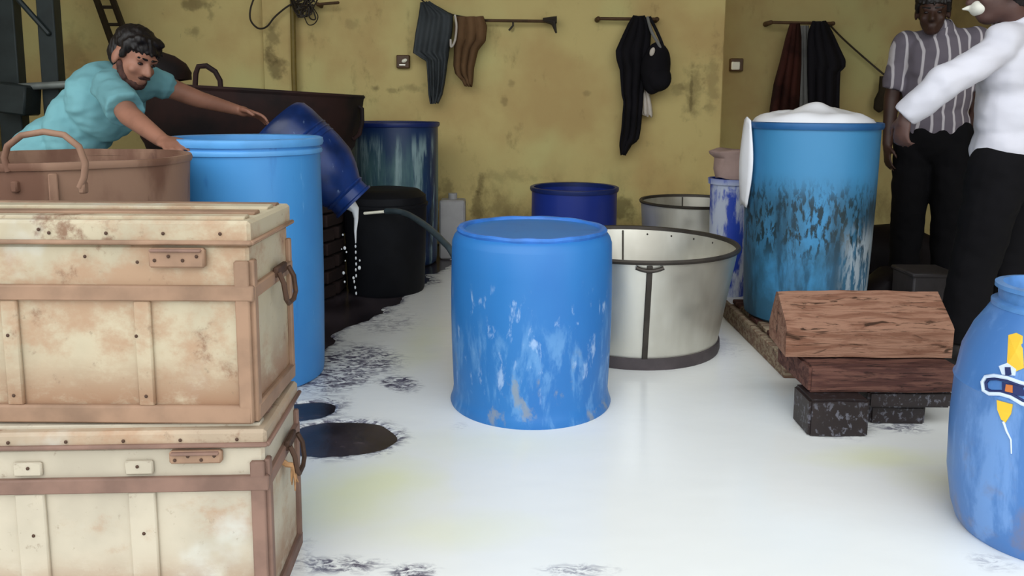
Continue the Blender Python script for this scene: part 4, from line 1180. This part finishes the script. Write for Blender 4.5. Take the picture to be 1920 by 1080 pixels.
def standing(label, hipc, f, sh_h, lean, rs_off, arms, head_c, hf, hup, legs, skin, shirt, shirt_parts, hem, sleeve, mats, beard=False, mask=False, arm_pts=None, hair='hair'):
    f = Vector(f).normalized(); right = Vector((f.y, -f.x, 0))
    sh_c = hipc + Vector(lean) + Vector((0, 0, sh_h))
    rs = sh_c + right * rs_off + Vector((0, 0, -.02)); ls = sh_c - right * rs_off + Vector((0, 0, -.02))
    hr = frame_from(hf, hup)
    rot = frame_from(f, sh_c - hipc)
    org = Vector((hipc.x, hipc.y, 0))
    def torso(b, e=0.0):
        b.ell(hipc + Vector((0, 0, .02)), (.16 + e, .12 + e, .14 + e), rot)
        b.ell(hipc.lerp(sh_c, .38), (.155 + e, .115 + e, .19 + e), rot)
        b.ell(hipc.lerp(sh_c, .74), (.175 + e, .12 + e, .18 + e), rot)
        b.cap(hipc.lerp(sh_c, .93), .074 + e, rs, .050 + e); b.cap(hipc.lerp(sh_c, .93), .074 + e, ls, .050 + e)
        b.cap(sh_c + Vector((0, 0, -.01)), .075 + e, sh_c.lerp(head_c, .3), .056 + e)
    ax_ = arm_pts(rs, ls)
    b = B(); torso(b); add_head(b, head_c, hr, sh_c + Vector((0, 0, .02)))
    for (s0, el, wr, hd, hn, side, cu) in ax_:
        b.cap(s0, .052, el, .042); b.cap(el, .042, wr, .027); add_hand(b, wr, hd, hn, side, cu, .9)
    for (h_, k_, a_, ff) in legs:
        b.cap(h_, .085, k_, .055); b.cap(k_, .055, a_, .038); foot(b, a_, ff)
    me = remesh(b, 'person', .008, 5); me.transform(Matrix.Translation(-org))
    body = link(me, 'person', skin); body.location = org
    tag(body, label, 'person')
    s_ = B(); torso(s_, .015)
    s_.ell(hipc + Vector((0, 0, .03)), (.178, .136, .10), frame_from(f, (0, 0, 1)))
    for (s0, el, wr, hd, hn, side, cu) in ax_:
        if sleeve == 'long':
            s_.cap(s0, .062, el, .064); s_.cap(el, .064, wr.lerp(el, .03), .050, flat=True); s_.ell(el, (.064, .064, .064)); s_.cap(wr.lerp(el, .2), .054, wr + (wr - el) * .05, .050, flat=True)
        else:
            s_.cap(s0, .074, s0.lerp(el, .5), .066); s_.cap(s0.lerp(el, .3), .070, s0.lerp(el, .85), .066, flat=True)
    nk = sh_c.lerp(head_c, .36)
    s_.cap(sh_c, .078, nk, .066, flat=True)
    me = remesh(s_, 'shirt', .008, 12, (.009, (9, 9, 14))); me.transform(Matrix.Translation(-org))
    link(me, 'shirt', shirt, body)
    cl = B(); qd = Vector((0, 0, 1)).rotation_difference((head_c - sh_c).normalized()).to_matrix().to_4x4()
    cl.lathe([(.082, -.008), (.072, .030), (.066, .032), (.074, -.008)], 32, Matrix.Translation(sh_c.lerp(head_c, .30) - org) @ qd, True); cl.obj('collar', shirt, body)
    q = B()
    q.ell(hipc - Vector((0, 0, .05)), (.172, .135, .15), frame_from(f, (0, 0, 1)))
    for (h_, k_, a_, ff) in legs:
        q.cap(h_, .112, k_, .088); q.cap(k_, .088, a_ + Vector((0, 0, .03)), .075, flat=True); q.ell(k_, (.088, .088, .088))
    me = remesh(q, 'trousers', .008, 5, (.008, (10, 10, 12))); me.transform(Matrix.Translation(-org))
    link(me, 'trousers', 'black_trousers', body)
    for (h_, k_, a_, ff) in legs:
        sb = B(); foot(sb, a_, ff, .042, True)
        me = remesh(sb, 'shoe', .007, 3); me.transform(Matrix.Translation(-org)); link(me, 'shoe', 'shoe', body)
    head_parts(body, head_c - org, hr, hair, beard)
    if mask:
        T = lambda p: head_c - org + hr @ Vector(p)
        mb = B(); mb.ell(T((0, -.078, -.052)), (.046, .034, .032), hr); mb.cap(T((0, -.105, -.048)), .014, T((0, -.132, -.050)), .005)
        link(remesh(mb, 'face_mask', .005, 3), 'face_mask', 'mask', body)
    return body

# ---- striped shirt, standing further back
hb = P(1752, 240, 4.25); hb.z = .93
fb = Vector((-.55, -.83, 0))
def arms_b(rs, ls):
    out = []
    for s0, side, dx in ((rs, 1, -.05), (ls, -1, .04)):
        el = s0 + Vector((dx, .02, -.29)); wr = el + Vector((dx * .2 - .02, -.05, -.25))
        out.append((s0, el, wr, (0, -.1, -1), (-dx, 0, 0), side, .35))
    return out
rb2 = Vector((fb.y, -fb.x, 0)).normalized()
def legset(hipc, right, sp, fdir, kx=(0, 0)):
    out = []
    for s_, k in ((1, 0), (-1, 1)):
        h_ = hipc + right * .09 * s_ - Vector((0, 0, .04)); a_ = Vector((hipc.x, hipc.y, .08)) + right * sp[k] * s_
        kn = h_.lerp(a_, .5) + Vector((fdir[0], fdir[1], 0)) * .02
        out.append((h_, kn, a_, fdir))
    return out
headb = P(1749, 22, 4.2)
standing('person in a grey shirt with white stripes standing near the back wall', hb, fb, .475, (0, 0, 0), .165, None, headb, (-.45, -.86, -.15), (0, 0, 1),
         legset(hb, rb2, (.10, .11), (fb.x, fb.y)), 'skin_b', 'stripe', None, 0, 'short', None, arm_pts=arms_b)

# ---- white shirt, arm stretched over the drum
hc_ = P(1893, 300, 3.05); hc_.z = .86
fc = Vector((-.62, .78, 0)).normalized(); rc_ = Vector((fc.y, -fc.x, 0))
def arms_c(rs, ls):
    el = P(1768, 156, 2.92); wr = P(1698, 216, 2.98)
    l0 = ls + Vector((-.01, 0, -.035))
    e2 = rs + Vector((.12, .05, -.27)); w2 = e2 + Vector((.05, .1, -.24))
    return [(l0, el, wr, P(1690, 250, 2.98) - wr, (.6, .3, -.3), -1, .95), (rs, e2, w2, (0, .1, -1), (-1, 0, 0), 1, .4)]
headc = P(1880, -16, 3.02)
lc = legset(hc_, rc_, (.14, .30), (fc.x, fc.y))
aL = G(1800, 700); lc[1] = (lc[1][0], P(1830, 480, 3.05), Vector((aL.x + .03, 3.08, .08)), (-.15, .98))
standing('person in a white long-sleeved shirt reaching toward the weathered drum', hc_, fc, .455, (0.0, 0.0, 0), .175, None, headc, (-.93, .33, -.08), (0, 0, 1),
         lc, 'skin_c', 'white_shirt', None, 0, 'long', None, mask=True, arm_pts=arms_c)
